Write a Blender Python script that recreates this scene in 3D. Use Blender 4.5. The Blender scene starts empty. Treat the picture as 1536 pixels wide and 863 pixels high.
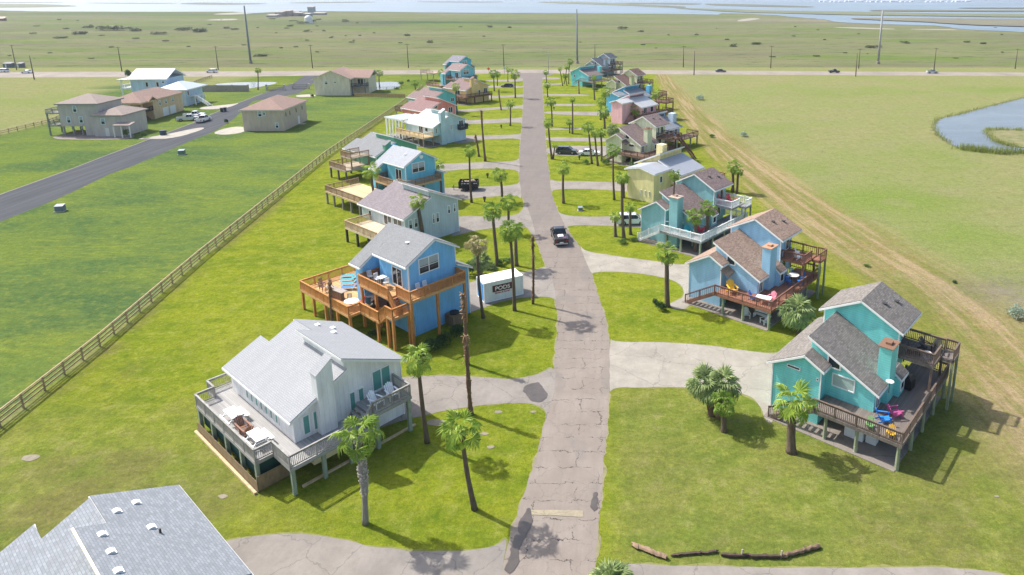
import bpy, math, random
import numpy as np
from math import sin, cos, radians, pi, sqrt, atan2, hypot
from mathutils import Vector, Matrix, noise
random.seed(7)
R = random.Random(11)
sc = bpy.context.scene
COL = sc.collection

# ------------------------------------------------------------------ camera, sky, sun, exposure
CAM_H, PITCH, FPX, PCX, PCY = 35.0, radians(13.45), 1025.0, 912.0, 233.0   # lens data measured on the 1536x863 photograph
cd = bpy.data.cameras.new('camera'); cam = bpy.data.objects.new('camera', cd); COL.objects.link(cam)
cam.location = (0, 0, CAM_H); cam.rotation_euler = (pi / 2 - PITCH, 0, 0)
cd.sensor_width = 36.0; cd.lens = FPX / 1536 * 36
cd.shift_x = (768 - PCX) / 1536; cd.shift_y = (PCY - 431.5) / 1536
cd.clip_start = 0.5; cd.clip_end = 30000
sc.camera = cam
SUN_EL = radians(48); SUN_AZ = atan2(-.89, .456)
wd = bpy.data.worlds.new('World'); sc.world = wd; wd.use_nodes = True
wn = wd.node_tree.nodes; bg = wn['Background']
sky = wn.new('ShaderNodeTexSky'); sky.sky_type = 'NISHITA'; sky.sun_disc = False
sky.sun_elevation = SUN_EL; sky.sun_rotation = SUN_AZ % (2 * pi)
sky.air_density = 1.0; sky.dust_density = 3.0; sky.ozone_density = 1.0
wd.node_tree.links.new(sky.outputs[0], bg.inputs[0]); bg.inputs[1].default_value = 0.15
sl = bpy.data.lights.new('sun', 'SUN'); so = bpy.data.objects.new('sun', sl); COL.objects.link(so)
sl.energy = 3.8; sl.angle = radians(0.8); sl.color = (1.0, 0.96, 0.90)
sd = Vector((sin(SUN_AZ) * cos(SUN_EL), cos(SUN_AZ) * cos(SUN_EL), sin(SUN_EL)))
so.rotation_euler = sd.to_track_quat('Z', 'Y').to_euler()
vs = sc.view_settings; vs.view_transform = 'Standard'; vs.look = 'None'; vs.gamma = 1; vs.exposure = 0.68; vs.use_curve_mapping = False
try:
    sc.cycles.max_bounces = 6; sc.cycles.transparent_max_bounces = 6; sc.cycles.volume_bounces = 0
except Exception: pass

def G(px, py, z=0.0):
    "point of the plane z seen at a pixel of the photograph"
    a = (px - PCX) / FPX; b = (py - PCY) / FPX
    t = (CAM_H - z) / (sin(PITCH) + b * cos(PITCH))
    return Vector((a * t, (cos(PITCH) - b * sin(PITCH)) * t, z))
def HZ(px, py, Y):
    "height (and x) of what is seen at a pixel at ground distance Y"
    a = (px - PCX) / FPX; b = (py - PCY) / FPX
    t = Y / (cos(PITCH) - b * sin(PITCH))
    return a * t, CAM_H - (sin(PITCH) + b * cos(PITCH)) * t
def PPM(p):
    return FPX / (p.y * cos(PITCH) + (CAM_H - p.z) * sin(PITCH))

# ------------------------------------------------------------------ materials
def lin(h):
    h = h.lstrip('#'); v = [int(h[i:i + 2], 16) / 255 for i in (0, 2, 4)]
    return tuple((c / 12.92 if c < .04045 else ((c + .055) / 1.055) ** 2.4) for c in v)
class NT:
    def __init__(s, name):
        s.m = bpy.data.materials.new(name); s.m.use_nodes = True; s.t = s.m.node_tree; s.n = s.t.nodes
        s.b = s.n['Principled BSDF']; s.o = s.n['Material Output']
    def new(s, typ, **k):
        d = s.n.new(typ)
        for a, v in k.items(): setattr(d, a, v)
        return d
    def link(s, a, b): s.t.links.new(a, b)
    def val(s, sock, v):
        if hasattr(v, 'is_output'): s.link(v, sock)
        else: sock.default_value = v
    def coord(s, kind='UV', scale=(1, 1, 1), rot=0.0):
        c = s.new('ShaderNodeTexCoord'); m = s.new('ShaderNodeMapping')
        s.link(c.outputs[kind], m.inputs[0]); m.inputs['Scale'].default_value = scale; m.inputs['Rotation'].default_value = (0, 0, rot)
        return m.outputs[0]
    def noise(s, vec, scale, detail=3, rough=.55, out=0):
        d = s.new('ShaderNodeTexNoise'); s.link(vec, d.inputs['Vector']); d.inputs['Scale'].default_value = scale
        d.inputs['Detail'].default_value = detail; d.inputs['Roughness'].default_value = rough
        return d.outputs[out]
    def ramp(s, f, stops):
        d = s.new('ShaderNodeValToRGB'); e = d.color_ramp.elements
        while len(e) < len(stops): e.new(.5)
        for i, (p, c) in enumerate(stops):
            e[i].position = p; e[i].color = (*c, 1) if len(c) == 3 else c
        s.link(f, d.inputs[0]); return d.outputs[0]
    def mix(s, f, a, b, mode='MIX'):
        d = s.new('ShaderNodeMix', data_type='RGBA', blend_type=mode)
        s.val(d.inputs[0], f)
        for k, v in ((6, a), (7, b)):
            if isinstance(v, tuple) and len(v) == 3: v = (*v, 1)
            s.val(d.inputs[k], v)
        return d.outputs[2]
    def math(s, op, a, b=0.0, clamp=False):
        d = s.new('ShaderNodeMath', operation=op, use_clamp=clamp); s.val(d.inputs[0], a); s.val(d.inputs[1], b); return d.outputs[0]
    def maprange(s, v, a, b, c=0.0, d=1.0):
        n = s.new('ShaderNodeMapRange'); s.link(v, n.inputs[0])
        for i, x in enumerate((a, b, c, d)): n.inputs[i + 1].default_value = x
        return n.outputs[0]
    def attr(s, name):
        d = s.new('ShaderNodeAttribute'); d.attribute_name = name; return d.outputs['Fac']
    def bump(s, h, strength, dist):
        d = s.new('ShaderNodeBump'); s.link(h, d.inputs['Height']); d.inputs['Strength'].default_value = strength; d.inputs['Distance'].default_value = dist
        s.link(d.outputs[0], s.b.inputs['Normal'])
    def done(s, col, rough=.7, metal=0.0, spec=None):
        s.val(s.b.inputs['Base Color'], (*col, 1) if isinstance(col, tuple) and len(col) == 3 else col)
        s.val(s.b.inputs['Roughness'], rough); s.b.inputs['Metallic'].default_value = metal
        if spec is not None: s.b.inputs['Specular IOR Level'].default_value = spec
        return s.m
_mc = {}
def cached(f):
    def g(*a, **k):
        key = (f.__name__, a, tuple(sorted(k.items())))
        if key not in _mc: _mc[key] = f(*a, **k)
        return _mc[key]
    return g
def sc3(c, k): return tuple(min(1, x * k) for x in c)
@cached
def plain(c, rough=.6, metal=0.0, var=.10):
    n = NT('painted'); c = lin(c)
    f = n.noise(n.coord('Object'), 2.3, 4)
    return n.done(n.mix(f, sc3(c, 1 - var), sc3(c, 1 + var)), rough, metal)
@cached
def siding(c, kind='lap'):
    n = NT('siding'); c = lin(c); uv = n.coord('UV')
    sep = n.new('ShaderNodeSeparateXYZ'); n.link(uv, sep.inputs[0])
    ax, pitch = (sep.outputs[1], .21) if kind == 'lap' else (sep.outputs[0], .40)
    saw = n.math('FRACT', n.math('DIVIDE', ax, pitch))
    if kind == 'lap':
        gap = n.maprange(saw, 0.0, .22, 1, 0); h = saw
    else:
        gap = n.maprange(n.math('ABSOLUTE', n.math('SUBTRACT', saw, .5)), .0, .05, 1, 0); h = n.math('SUBTRACT', 1.0, gap)
    dirt = n.noise(n.coord('UV', (1, .25, 1)), 1.1, 5, .65)
    base = n.mix(n.maprange(dirt, .35, .72), sc3(c, 1.06), sc3(c, .78))
    board = n.new('ShaderNodeTexWhiteNoise', noise_dimensions='1D')
    n.link(n.math('FLOOR', n.math('DIVIDE', ax, pitch)), board.inputs['W'])
    base = n.mix(n.math('MULTIPLY', board.outputs[0], .10), base, sc3(c, .75))
    col = n.mix(n.math('MULTIPLY', gap, .50 if kind == 'lap' else .34), base, sc3(c, .35))
    n.bump(h, .5, .02)
    return n.done(col, .62)
@cached
def shingle(c, var=.35):
    n = NT('shingles'); c = sc3(lin(c), .88); uv = n.coord('UV')
    b = n.new('ShaderNodeTexBrick'); n.link(uv, b.inputs['Vector'])
    for k, v in (('Scale', 1.0), ('Mortar Size', .012), ('Brick Width', .32), ('Row Height', .15), ('Bias', 0.0)): b.inputs[k].default_value = v
    b.inputs['Color1'].default_value = (*sc3(c, 1 + var), 1); b.inputs['Color2'].default_value = (*sc3(c, 1 - var), 1); b.inputs['Mortar'].default_value = (*sc3(c, .55), 1)
    f = n.noise(n.coord('UV', (1.0, .35, 1)), .9, 5, .7)
    col = n.mix(n.maprange(f, .3, .75, 0, .55), b.outputs[0], sc3(c, .72))
    g = n.noise(uv, 9, 2); col = n.mix(n.maprange(g, .35, .65, 0, .22), col, sc3(c, 1.25))
    n.bump(b.outputs['Fac'], -.4, .02)
    return n.done(col, .9, 0, .2)
@cached
def metalroof(c):
    n = NT('ribbed_roof'); c = sc3(lin(c), .85); sep = n.new('ShaderNodeSeparateXYZ'); n.link(n.coord('UV'), sep.inputs[0])
    saw = n.math('FRACT', n.math('DIVIDE', sep.outputs[0], .42)); rib = n.maprange(saw, .0, .12, 1, 0)
    f = n.noise(n.coord('UV'), .7, 4)
    n.bump(rib, .4, .03)
    return n.done(n.mix(n.math('MULTIPLY', rib, .3), n.mix(f, sc3(c, .88), sc3(c, 1.1)), sc3(c, .6)), .5)
@cached
def planks(c, pitch=.14, along=0, var=.22):
    n = NT('planks'); c = sc3(lin(c), .9); sep = n.new('ShaderNodeSeparateXYZ'); n.link(n.coord('UV'), sep.inputs[0])
    q = n.math('DIVIDE', sep.outputs[along], pitch); saw = n.math('FRACT', q)
    w = n.new('ShaderNodeTexWhiteNoise', noise_dimensions='1D'); n.link(n.math('FLOOR', q), w.inputs['W'])
    g = n.noise(n.coord('UV', (1, 12, 1) if along == 1 else (12, 1, 1)), .8, 4, .6)
    base = n.mix(w.outputs[0], sc3(c, 1 - var), sc3(c, 1 + var)); base = n.mix(n.maprange(g, .35, .7, 0, .45), base, sc3(c, .7))
    big = n.noise(n.coord('UV'), .45, 4); base = n.mix(n.maprange(big, .4, .7, 0, .35), base, sc3(c, 1.35))
    gap = n.maprange(n.math('ABSOLUTE', n.math('SUBTRACT', saw, .5)), .42, .5)
    return n.done(n.mix(n.math('MULTIPLY', gap, .6), base, sc3(c, .3)), .8)
@cached
def timber(c, var=.25):
    n = NT('timber'); c = lin(c)
    f = n.noise(n.coord('Object', (1, 1, .35)), 3.2, 5, .65)
    return n.done(n.mix(n.maprange(f, .3, .7), sc3(c, 1 - var), sc3(c, 1 + var)), .8)
@cached
def glass(c='#20303a', rough=.08):
    n = NT('window_glass'); c = lin(c); f = n.noise(n.coord('Object'), 1.3, 2)
    return n.done(n.mix(f, sc3(c, .7), sc3(c, 1.4)), rough, 0, .6)
@cached
def paint(c, rough=.25):
    n = NT('car_paint'); c = lin(c); n.b.inputs['Coat Weight'].default_value = .6
    f = n.noise(n.coord('Object'), 1.5, 3)
    return n.done(n.mix(f, sc3(c, .92), sc3(c, 1.06)), rough)
@cached
def concrete(c, scale=.5):
    n = NT('concrete'); c = sc3(lin(c), .86); v = n.coord('Object')
    f = n.noise(v, scale, 6, .7); g = n.noise(v, scale * 9, 4, .7); st = n.noise(n.coord('Object', (1, .35, 1)), scale * .5, 5, .7)
    col = n.mix(n.maprange(f, .3, .7), sc3(c, .78), sc3(c, 1.12)); col = n.mix(n.maprange(g, .45, .75, 0, .3), col, sc3(c, .62))
    col = n.mix(n.maprange(st, .52, .70, 0, .55), col, sc3(c, .62))
    vo = n.new('ShaderNodeTexVoronoi', feature='DISTANCE_TO_EDGE'); vo.inputs['Scale'].default_value = .26
    d = n.noise(v, 1.1, 4, .6, 1); mx = n.new('ShaderNodeVectorMath', operation='ADD'); n.link(v, mx.inputs[0]); n.link(d, mx.inputs[1]); n.link(mx.outputs[0], vo.inputs['Vector'])
    col = n.mix(n.maprange(vo.outputs['Distance'], .0, .012, .55, 0), col, sc3(c, .4))
    n.bump(g, .2, .01)
    return n.done(col, .9, 0, .15)
@cached
def leafmat(c1, c2, trans=.25):
    n = NT('leaves'); c1 = lin(c1); c2 = lin(c2)
    oi = n.new('ShaderNodeObjectInfo'); f = n.noise(n.coord('Object'), 1.6, 3)
    k = n.math('ADD', n.maprange(f, .3, .7, 0, .7), n.math('MULTIPLY', oi.outputs['Random'], .3))
    col = n.mix(k, c1, c2)
    n.done(col, .5, 0, .35)
    t = n.new('ShaderNodeBsdfTranslucent'); n.link(col, t.inputs[0]); mx = n.new('ShaderNodeMixShader'); mx.inputs[0].default_value = trans
    n.link(n.b.outputs[0], mx.inputs[1]); n.link(t.outputs[0], mx.inputs[2]); n.link(mx.outputs[0], n.o.inputs[0])
    return n.m
@cached
def bark(c1, c2, rings=7.0):
    n = NT('bark'); c1 = lin(c1); c2 = lin(c2)
    w = n.new('ShaderNodeTexWave', wave_type='BANDS', bands_direction='Z'); n.link(n.coord('Object'), w.inputs[0]); w.inputs['Scale'].default_value = rings; w.inputs['Distortion'].default_value = 4; w.inputs['Detail'].default_value = 3
    f = n.noise(n.coord('Object', (3, 3, .7)), 2.0, 5, .7)
    col = n.mix(n.maprange(f, .3, .7), c1, c2); col = n.mix(n.math('MULTIPLY', w.outputs['Fac'], .35), col, sc3(c1, .5))
    n.bump(w.outputs['Fac'], .6, .04)
    return n.done(col, .95, 0, .1)

# ------------------------------------------------------------------ mesh helpers
def box_uv(me):
    nl = len(me.loops)
    if not nl: return
    uvl = me.uv_layers.new(name='UVMap'); out = np.zeros(nl * 2, 'f4'); Z = Vector((0, 0, 1))
    for p in me.polygons:
        n = p.normal
        if abs(n.z) > .999: e = Vector((1, 0, 0)); s = Vector((0, 1, 0))
        else: e = Z.cross(n).normalized(); s = n.cross(e)
        for li in p.loop_indices:
            c = me.vertices[me.loops[li].vertex_index].co
            out[li * 2] = c.dot(e); out[li * 2 + 1] = c.dot(s)
    uvl.data.foreach_set('uv', out)
class MB:
    def __init__(s): s.v = []; s.f = []
    def add(s, vs_, fs):
        o = len(s.v); s.v += [tuple(v) for v in vs_]; s.f += [tuple(i + o for i in f) for f in fs]; return s
    def box(s, x0, y0, z0, x1, y1, z1):
        x0, x1 = min(x0, x1), max(x0, x1); y0, y1 = min(y0, y1), max(y0, y1); z0, z1 = min(z0, z1), max(z0, z1)
        return s.add([(x0, y0, z0), (x1, y0, z0), (x1, y1, z0), (x0, y1, z0), (x0, y0, z1), (x1, y0, z1), (x1, y1, z1), (x0, y1, z1)],
                     [(0, 3, 2, 1), (4, 5, 6, 7), (0, 1, 5, 4), (1, 2, 6, 5), (2, 3, 7, 6), (3, 0, 4, 7)])
    def prism(s, bot, top):
        n = len(bot); a = sum((Vector(bot[i]).cross(Vector(bot[(i + 1) % n])) for i in range(n)), Vector()); d = Vector(top[0]) - Vector(bot[0])
        if a.dot(d) < 0: bot = bot[::-1]; top = top[::-1]
        return s.add(list(bot) + list(top), [tuple(range(n))[::-1], tuple(range(n, 2 * n))] + [(i, (i + 1) % n, n + (i + 1) % n, n + i) for i in range(n)])
    def pu(s, prof, u0, u1): return s.prism([(u0, a, b) for a, b in prof], [(u1, a, b) for a, b in prof])      # (v,z) profile drawn along u
    def pv(s, prof, v0, v1): return s.prism([(a, v0, b) for a, b in prof], [(a, v1, b) for a, b in prof])      # (u,z) profile drawn along v
    def pz(s, poly, z0, z1): return s.prism([(a, b, z0) for a, b in poly], [(a, b, z1) for a, b in poly])
    def slab(s, pts, th, up=0.0): return s.prism([(x, y, z + up - th) for x, y, z in pts], [(x, y, z + up) for x, y, z in pts])
    def bar(s, p, q, w, h=None):
        p = Vector(p); q = Vector(q); d = q - p
        if d.length < 1e-6: return s
        d.normalize(); h = w if h is None else h
        a = d.cross(Vector((0, 0, 1))); a = Vector((1, 0, 0)) if a.length < 1e-4 else a.normalized(); b = a.cross(d)
        c = [(-w / 2, -h / 2), (w / 2, -h / 2), (w / 2, h / 2), (-w / 2, h / 2)]
        return s.prism([p + a * i + b * j for i, j in c], [q + a * i + b * j for i, j in c])
    def tube(s, pts, rads, n=10, cap=True):
        rings = []; pts = [Vector(p) for p in pts]
        for i, p in enumerate(pts):
            d = (pts[min(i + 1, len(pts) - 1)] - pts[max(i - 1, 0)]).normalized()
            a = d.cross(Vector((0, 1, 0.01))).normalized(); b = d.cross(a)
            rings.append([p + (a * cos(2 * pi * k / n) + b * sin(2 * pi * k / n)) * rads[i] for k in range(n)])
        vs_ = [v for r in rings for v in r]; fs = []
        for i in range(len(rings) - 1):
            for k in range(n): fs.append((i * n + k, i * n + (k + 1) % n, (i + 1) * n + (k + 1) % n, (i + 1) * n + k))
        if cap: fs += [tuple(range(n))[::-1], tuple(range((len(rings) - 1) * n, len(rings) * n))]
        fs = [f[::-1] for f in fs] if (rings[0][1] - rings[0][0]).cross(pts[-1] - pts[0]).dot(rings[0][0] - pts[0]) < 0 else fs
        return s.add(vs_, fs)
    def lathe(s, prof, n=16, c=(0, 0, 0)):
        vs_ = [(c[0] + r * cos(2 * pi * k / n), c[1] + r * sin(2 * pi * k / n), c[2] + z) for r, z in prof for k in range(n)]; fs = []
        for i in range(len(prof) - 1):
            for k in range(n): fs.append((i * n + k, i * n + (k + 1) % n, (i + 1) * n + (k + 1) % n, (i + 1) * n + k))
        fs += [tuple(range(n))[::-1], tuple(range((len(prof) - 1) * n, len(prof) * n))]
        return s.add(vs_, fs)
    def build(s, name, m, parent=None, smooth=False, uv=True):
        me = bpy.data.meshes.new(name); me.from_pydata(s.v, [], s.f); me.update()
        if uv: box_uv(me)
        if m: me.materials.append(m)
        if smooth: me.polygons.foreach_set('use_smooth', [True] * len(me.polygons))
        o = bpy.data.objects.new(name, me); COL.objects.link(o)
        if parent: o.parent = parent
        return o
def tag(o, label=None, cat=None, group=None, kind=None):
    if label: o['label'] = label
    if cat: o['category'] = cat
    if group: o['group'] = group
    if kind: o['kind'] = kind
    return o
def empty(name, loc, rz, label, cat, group=None):
    e = bpy.data.objects.new(name, None); COL.objects.link(e); e.location = loc; e.rotation_euler = (0, 0, rz); e.empty_display_size = .5
    return tag(e, label, cat, group)
def copy_thing(src, loc, rz, label, scale=None):
    def cp(o, par):
        c = o.copy(); COL.objects.link(c)
        if par: c.parent = par
        for ch in o.children: cp(ch, c)
        return c
    c = cp(src, None); c.location = loc; c.rotation_euler = (0, 0, rz); c['label'] = label
    if scale: c.scale = (scale,) * 3
    return c
def struct(o): o['kind'] = 'structure'; return o
HAZE = 0.00012
# ------------------------------------------------------------------ ground
def pxs(l, z=0.0): return [G(x, y, z) for x, y in l]
FENCE = pxs([(-150, 760), (0, 640), (150, 520), (300, 390), (490, 235), (600, 160), (628, 138), (640, 128)])
RIGHT = pxs([(1700, 760), (1536, 640), (1440, 545), (1390, 474), (1250, 372), (1140, 287), (1085, 236), (1040, 190), (1012, 152), (990, 122)])
TRACK = pxs([(1700, 640), (1536, 520), (1440, 425), (1340, 372), (1250, 318), (1150, 250), (1090, 208), (1040, 165), (1010, 125)])
ROAD_L = [(745, 930), (752, 863), (766, 800), (787, 740), (803, 690), (818, 630), (830, 560), (836, 500), (836, 470), (832, 445), (825, 420), (817, 395), (806, 365), (795, 330), (785, 300), (780, 280), (778, 260), (779, 230), (782, 200), (784, 170), (785, 140), (785, 122), (776, 113), (762, 109.5)]
ROAD_R = [(893, 930), (893, 863), (897, 800), (902, 740), (907, 680), (912, 620), (915, 570), (915, 520), (909, 480), (893, 430), (880, 390), (868, 368), (855, 350), (843, 330), (832, 305), (826, 285), (824, 260), (820, 230), (818, 200), (816, 170), (814, 140), (813, 122), (820, 114), (836, 110)]
SIDE_L = [(-160, 330), (0, 292.5), (34.8, 280), (111, 252.5), (156, 235), (200, 218.6), (222, 210), (265.4, 194), (290, 184.6), (317, 172), (349.5, 158), (394.5, 140.5), (410, 134.5), (440, 125), (456, 114)]
SIDE_R = [(-160, 385), (0, 333), (83, 300), (121.6, 282), (165, 261), (200, 249), (289, 210), (315.5, 200), (331, 191.5), (350, 179), (379, 152), (447, 140.5), (458, 134.5), (470, 125), (486, 114)]
def side(P, poly):      # signed x offset of the points from a polyline that runs away from the camera
    ys = np.array([p.y for p in poly]); xs = np.array([p.x for p in poly]); o = np.argsort(ys)
    return P[:, 0] - np.interp(P[:, 1], ys[o], xs[o])
def sm(x, a, b): t = np.clip((x - a) / (b - a), 0, 1); return t * t * (3 - 2 * t)
def vnoise(P, s, seed):
    r = np.random.RandomState(seed); T = r.rand(256, 256); q = P[:, :2] / s + 500; i = np.floor(q).astype(int); f = q - i; f = f * f * (3 - 2 * f)
    g = lambda a, b: T[(i[:, 0] + a) % 256, (i[:, 1] + b) % 256]
    return (g(0, 0) * (1 - f[:, 0]) + g(1, 0) * f[:, 0]) * (1 - f[:, 1]) + (g(0, 1) * (1 - f[:, 0]) + g(1, 1) * f[:, 0]) * f[:, 1]
def fbm(P, s, seed): return (vnoise(P, s, seed) + .5 * vnoise(P, s / 2.1, seed + 1) + .25 * vnoise(P, s / 4.3, seed + 2)) / 1.75
def axis(a, b, step, lo, hi, grow=1.18):
    v = list(np.arange(a, b + step / 2, step)); d = step
    while v[-1] < hi: d *= grow; v.append(v[-1] + d)
    d = step
    while v[0] > lo: d *= grow; v.insert(0, v[0] - d)
    return np.array(v)
HWY_Y = 312.0
def make_ground():
    xs = axis(-128, 118, .8, -6000, 6000); ys = axis(24, 318, .8, -300, 9000, 1.06)
    X, Y = np.meshgrid(xs, ys); nx, ny = len(xs), len(ys)
    P = np.stack([X.ravel(), Y.ravel()], 1)
    me = bpy.data.meshes.new('ground')
    idx = np.arange(nx * ny).reshape(ny, nx)
    q = np.stack([idx[:-1, :-1], idx[:-1, 1:], idx[1:, 1:], idx[1:, :-1]], -1).reshape(-1, 4)
    me.vertices.add(nx * ny); me.loops.add(len(q) * 4); me.polygons.add(len(q))
    sl_ = side(P, FENCE); sr = side(P, RIGHT); st = side(P, TRACK); dside = side(P, pxs(SIDE_R))
    co = np.zeros((nx * ny, 3), 'f4'); co[:, :2] = P
    me.vertices.foreach_set('co', co.ravel()); me.loops.foreach_set('vertex_index', q.ravel().astype('i4'))
    me.polygons.foreach_set('loop_start', np.arange(0, len(q) * 4, 4, dtype='i4'))
    near = 1 - sm(P[:, 1], 296, 304)
    n1 = fbm(P, 7, 3); n2 = fbm(P, 2.5, 9); n3 = fbm(P, 18, 21)
    lawn = sm(sl_, .1, .5) * (1 - sm(sr + (n2 - .5) * 5, -1.2, 1.2)) * near
    fld = (1 - sm(sl_, -.3, .1)) * near * (1 - sm(P[:, 1] + .25 * (P[:, 0] + 100) + (n3 - .5) * 60, 225, 262))
    nl = (1 - sm(sl_, -.3, .1)) * near * (1 - fld) * (1 - sm(-P[:, 0], 148, 152))      # mown left neighbourhood
    # left of the far-left fence: rough meadow
    lf = pxs([(0, 202), (75, 185), (130, 155), (180, 120)]); out = side(P, lf)
    rough = (1 - sm(out, -.6, .6)) * (P[:, 1] > 150); fld *= 1 - rough; nl *= 1 - rough
    mid = (RIGHT[5].x + TRACK[5].x) / 2
    # dry, wheel-worn strip along the right edge of the lots
    w = np.interp(P[:, 1], [30, 60, 100, 160, 300], [16, 13, 11, 9, 5.5])
    ctr = (sr + st) / 2
    strip = np.exp(-(np.abs(ctr + (n1 - .5) * 3) / (w * .62)) ** 4) * near
    lines = np.zeros(len(P))
    for k, (off, wd_) in enumerate(((-.45, .28), (-.30, .22), (-.05, .33), (.14, .25), (.33, .2), (.5, .18), (-.6, .16))):
        d = ctr - off * w + (vnoise(P, 16, 40 + k) - .5) * 3.2
        lines = np.maximum(lines, np.exp(-(d / wd_) ** 2) * sm(vnoise(P, 9, 60 + k), .25, .6))
    brown = np.zeros(len(P))
    for (px, py, r, a) in ((60, 760, 9, .8), (180, 700, 6, .7), (230, 820, 7, .75), (330, 520, 3, .5), (470, 700, 5, .25), (100, 680, 5, .7), (20, 690, 5, .7), (980, 700, 5, .35), (1050, 760, 7, .35), (1180, 720, 5, .35), (1400, 780, 9, .5), (1500, 720, 8, .5), (960, 610, 4, .3), (1320, 800, 6, .35), (250, 640, 4, .55), (190, 560, 2.5, .4)):
        c = G(px, py); brown = np.maximum(brown, a * np.exp(-((P[:, 0] - c.x) ** 2 + (P[:, 1] - c.y) ** 2) / r ** 2))
    brown = np.maximum(brown, .9 * np.exp(-((sl_ - 1.3) / 1.0) ** 2) * sm(n1, .35, .6) * near)
    brown *= sm(n2, .25, .62)
    dull = sm(P[:, 0], -1, 2) * (1 - sm(P[:, 1], 50, 68)) * .75 + (1 - sm(P[:, 1], 42, 58)) * (1 - sm(P[:, 0], -30, -22)) * .8
    dull = np.clip(dull, 0, 1)
    marsh = sm(P[:, 1], 322, 330)
    mud = np.zeros(len(P))
    for (px, py, rx, ry, a) in ((1220, 31, 150, 60, .9), (1120, 29, 40, 30, .6), (1330, 38, 130, 35, .7), (1500, 44, 90, 30, .6), (1525, 440, 7, 5, .9), (1480, 425, 5, 3, .6), (330, 29.5, 40, 12, .8), (105, 27, 25, 8, .6), (450, 25, 40, 25, .7), (660, 22, 60, 18, .5), (1090, 30, 26, 12, 1)):
        c = G(px, py); mud = np.maximum(mud, a * np.exp(-((P[:, 0] - c.x) / rx) ** 2 - ((P[:, 1] - c.y) / ry) ** 2))
    dark = np.zeros(len(P))
    for (px, py, rx, ry, a) in ((660, 34, 190, 70, 1), (560, 37, 60, 30, .9), (300, 22, 110, 60, .9), (150, 20, 120, 70, .9), (200, 42, 90, 40, .5), (1050, 26, 60, 20, .4)):
        c = G(px, py); dark = np.maximum(dark, a * np.exp(-(np.abs((P[:, 0] - c.x) / rx) ** 3) - (np.abs((P[:, 1] - c.y) / ry) ** 3)))
    lush = np.zeros(len(P))
    for (px, py, rx, ry, a) in ((1340, 300, 16, 9, .9), (1430, 350, 12, 9, .7), (1240, 255, 11, 7, .6), (1150, 190, 10, 9, .5), (1390, 240, 10, 10, .7), (1300, 140, 40, 12, .6), (1500, 135, 14, 10, .8), (1480, 400, 8, 8, .6), (60, 150, 20, 14, .5)):
        c = G(px, py); lush = np.maximum(lush, a * np.exp(-((P[:, 0] - c.x) / rx) ** 2 - ((P[:, 1] - c.y) / ry) ** 2))
    lush *= .35 + .65 * sm(n1, .35, .6)
    for nm, arr in (('lush', lush), ('lawn', lawn), ('field', fld), ('mown', nl), ('strip', strip), ('trk', np.clip(ctr / w * .25 + .5, 0, 1)), ('brown', brown), ('dull', dull), ('marsh', marsh), ('mud', mud), ('dark', dark)):
        a = me.attributes.new(nm, 'FLOAT', 'POINT'); a.data.foreach_set('value', np.clip(arr, 0, 1).astype('f4'))
    me.update(); me.validate()
    n = NT('ground_cover'); v = n.coord('Object')
    fine = n.noise(v, 2.6, 6, .75); med = n.noise(v, .28, 6, .65); big = n.noise(v, .05, 5, .6); mic = n.noise(v, 9, 3, .8)
    strk = n.noise(n.coord('Object', (.35, 1.6, 1), .5), .9, 6, .7)
    fr = lambda f, a, b, c=0., d=1.: n.maprange(f, a, b, c, d)
    mead = n.mix(fr(med, .3, .7), (.225, .222, .082), (.300, .280, .132)); mead = n.mix(fr(big, .38, .65), mead, (.220, .255, .075))
    mead = n.mix(fr(n.noise(n.coord('Object', (.5, 1, 1)), .11, 6, .7), .50, .64, 0, .7), mead, (.265, .245, .125)); mead = n.mix(fr(n.noise(v, .55, 5, .75), .52, .68, 0, .6), mead, (.130, .150, .050))
    mead = n.mix(fr(strk, .45, .75, 0, .5), mead, (.27, .25, .14))
    lawnc = n.mix(fr(med, .3, .7), (.190, .232, .005), (.262, .280, .008)); lawnc = n.mix(fr(fine, .4, .7, 0, .6), lawnc, (.110, .175, .005))
    lawnc = n.mix(fr(big, .45, .65, 0, .5), lawnc, (.255, .275, .016))
    dullc = n.mix(fr(med, .32, .68), (.155, .195, .028), (.235, .235, .062)); dullc = n.mix(fr(fine, .4, .72, 0, .6), dullc, (.090, .135, .020))
    m2 = n.noise(v, .62, 5, .7); m3 = n.noise(n.coord('Object', (.6, 1.4, 1), -.35), .16, 5, .65)
    lawnc = n.mix(fr(m3, .46, .62, 0, .75), lawnc, (.125, .180, .006)); lawnc = n.mix(fr(m2, .52, .68, 0, .7), lawnc, (.285, .295, .050)); lawnc = n.mix(fr(m2, .46, .34, 0, .6), lawnc, (.080, .145, .006))
    dullc = n.mix(fr(m2, .50, .66, 0, .75), dullc, (.290, .270, .105)); dullc = n.mix(fr(m3, .48, .60, 0, .6), dullc, (.105, .165, .022))
    lawnc = n.mix(n.attr('dull'), lawnc, dullc)
    fieldc = n.mix(fr(n.noise(n.coord('Object', (.6, 1.5, 1), .6), .10, 6, .65), .36, .60), (.098, .165, .042), (.190, .235, .032))
    fieldc = n.mix(fr(n.noise(n.coord('Object', (.5, 1.6, 1), .7), .045, 6, .62), .47, .60, 0, .85), fieldc, (.058, .118, .046)); fieldc = n.mix(fr(strk, .40, .68, 0, .8), fieldc, (.060, .118, .040)); fieldc = n.mix(fr(n.noise(n.coord('Object', (.5, 1.8, 1), .7), .7, 6, .75), .52, .68, 0, .6), fieldc, (.19, .235, .05)); fieldc = n.mix(fr(big, .48, .62, 0, .75), fieldc, (.150, .205, .030))
    mownc = n.mix(fr(med, .3, .7), (.120, .175, .018), (.195, .220, .034)); mownc = n.mix(fr(big, .42, .6, 0, .7), mownc, (.075, .130, .020))
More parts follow.
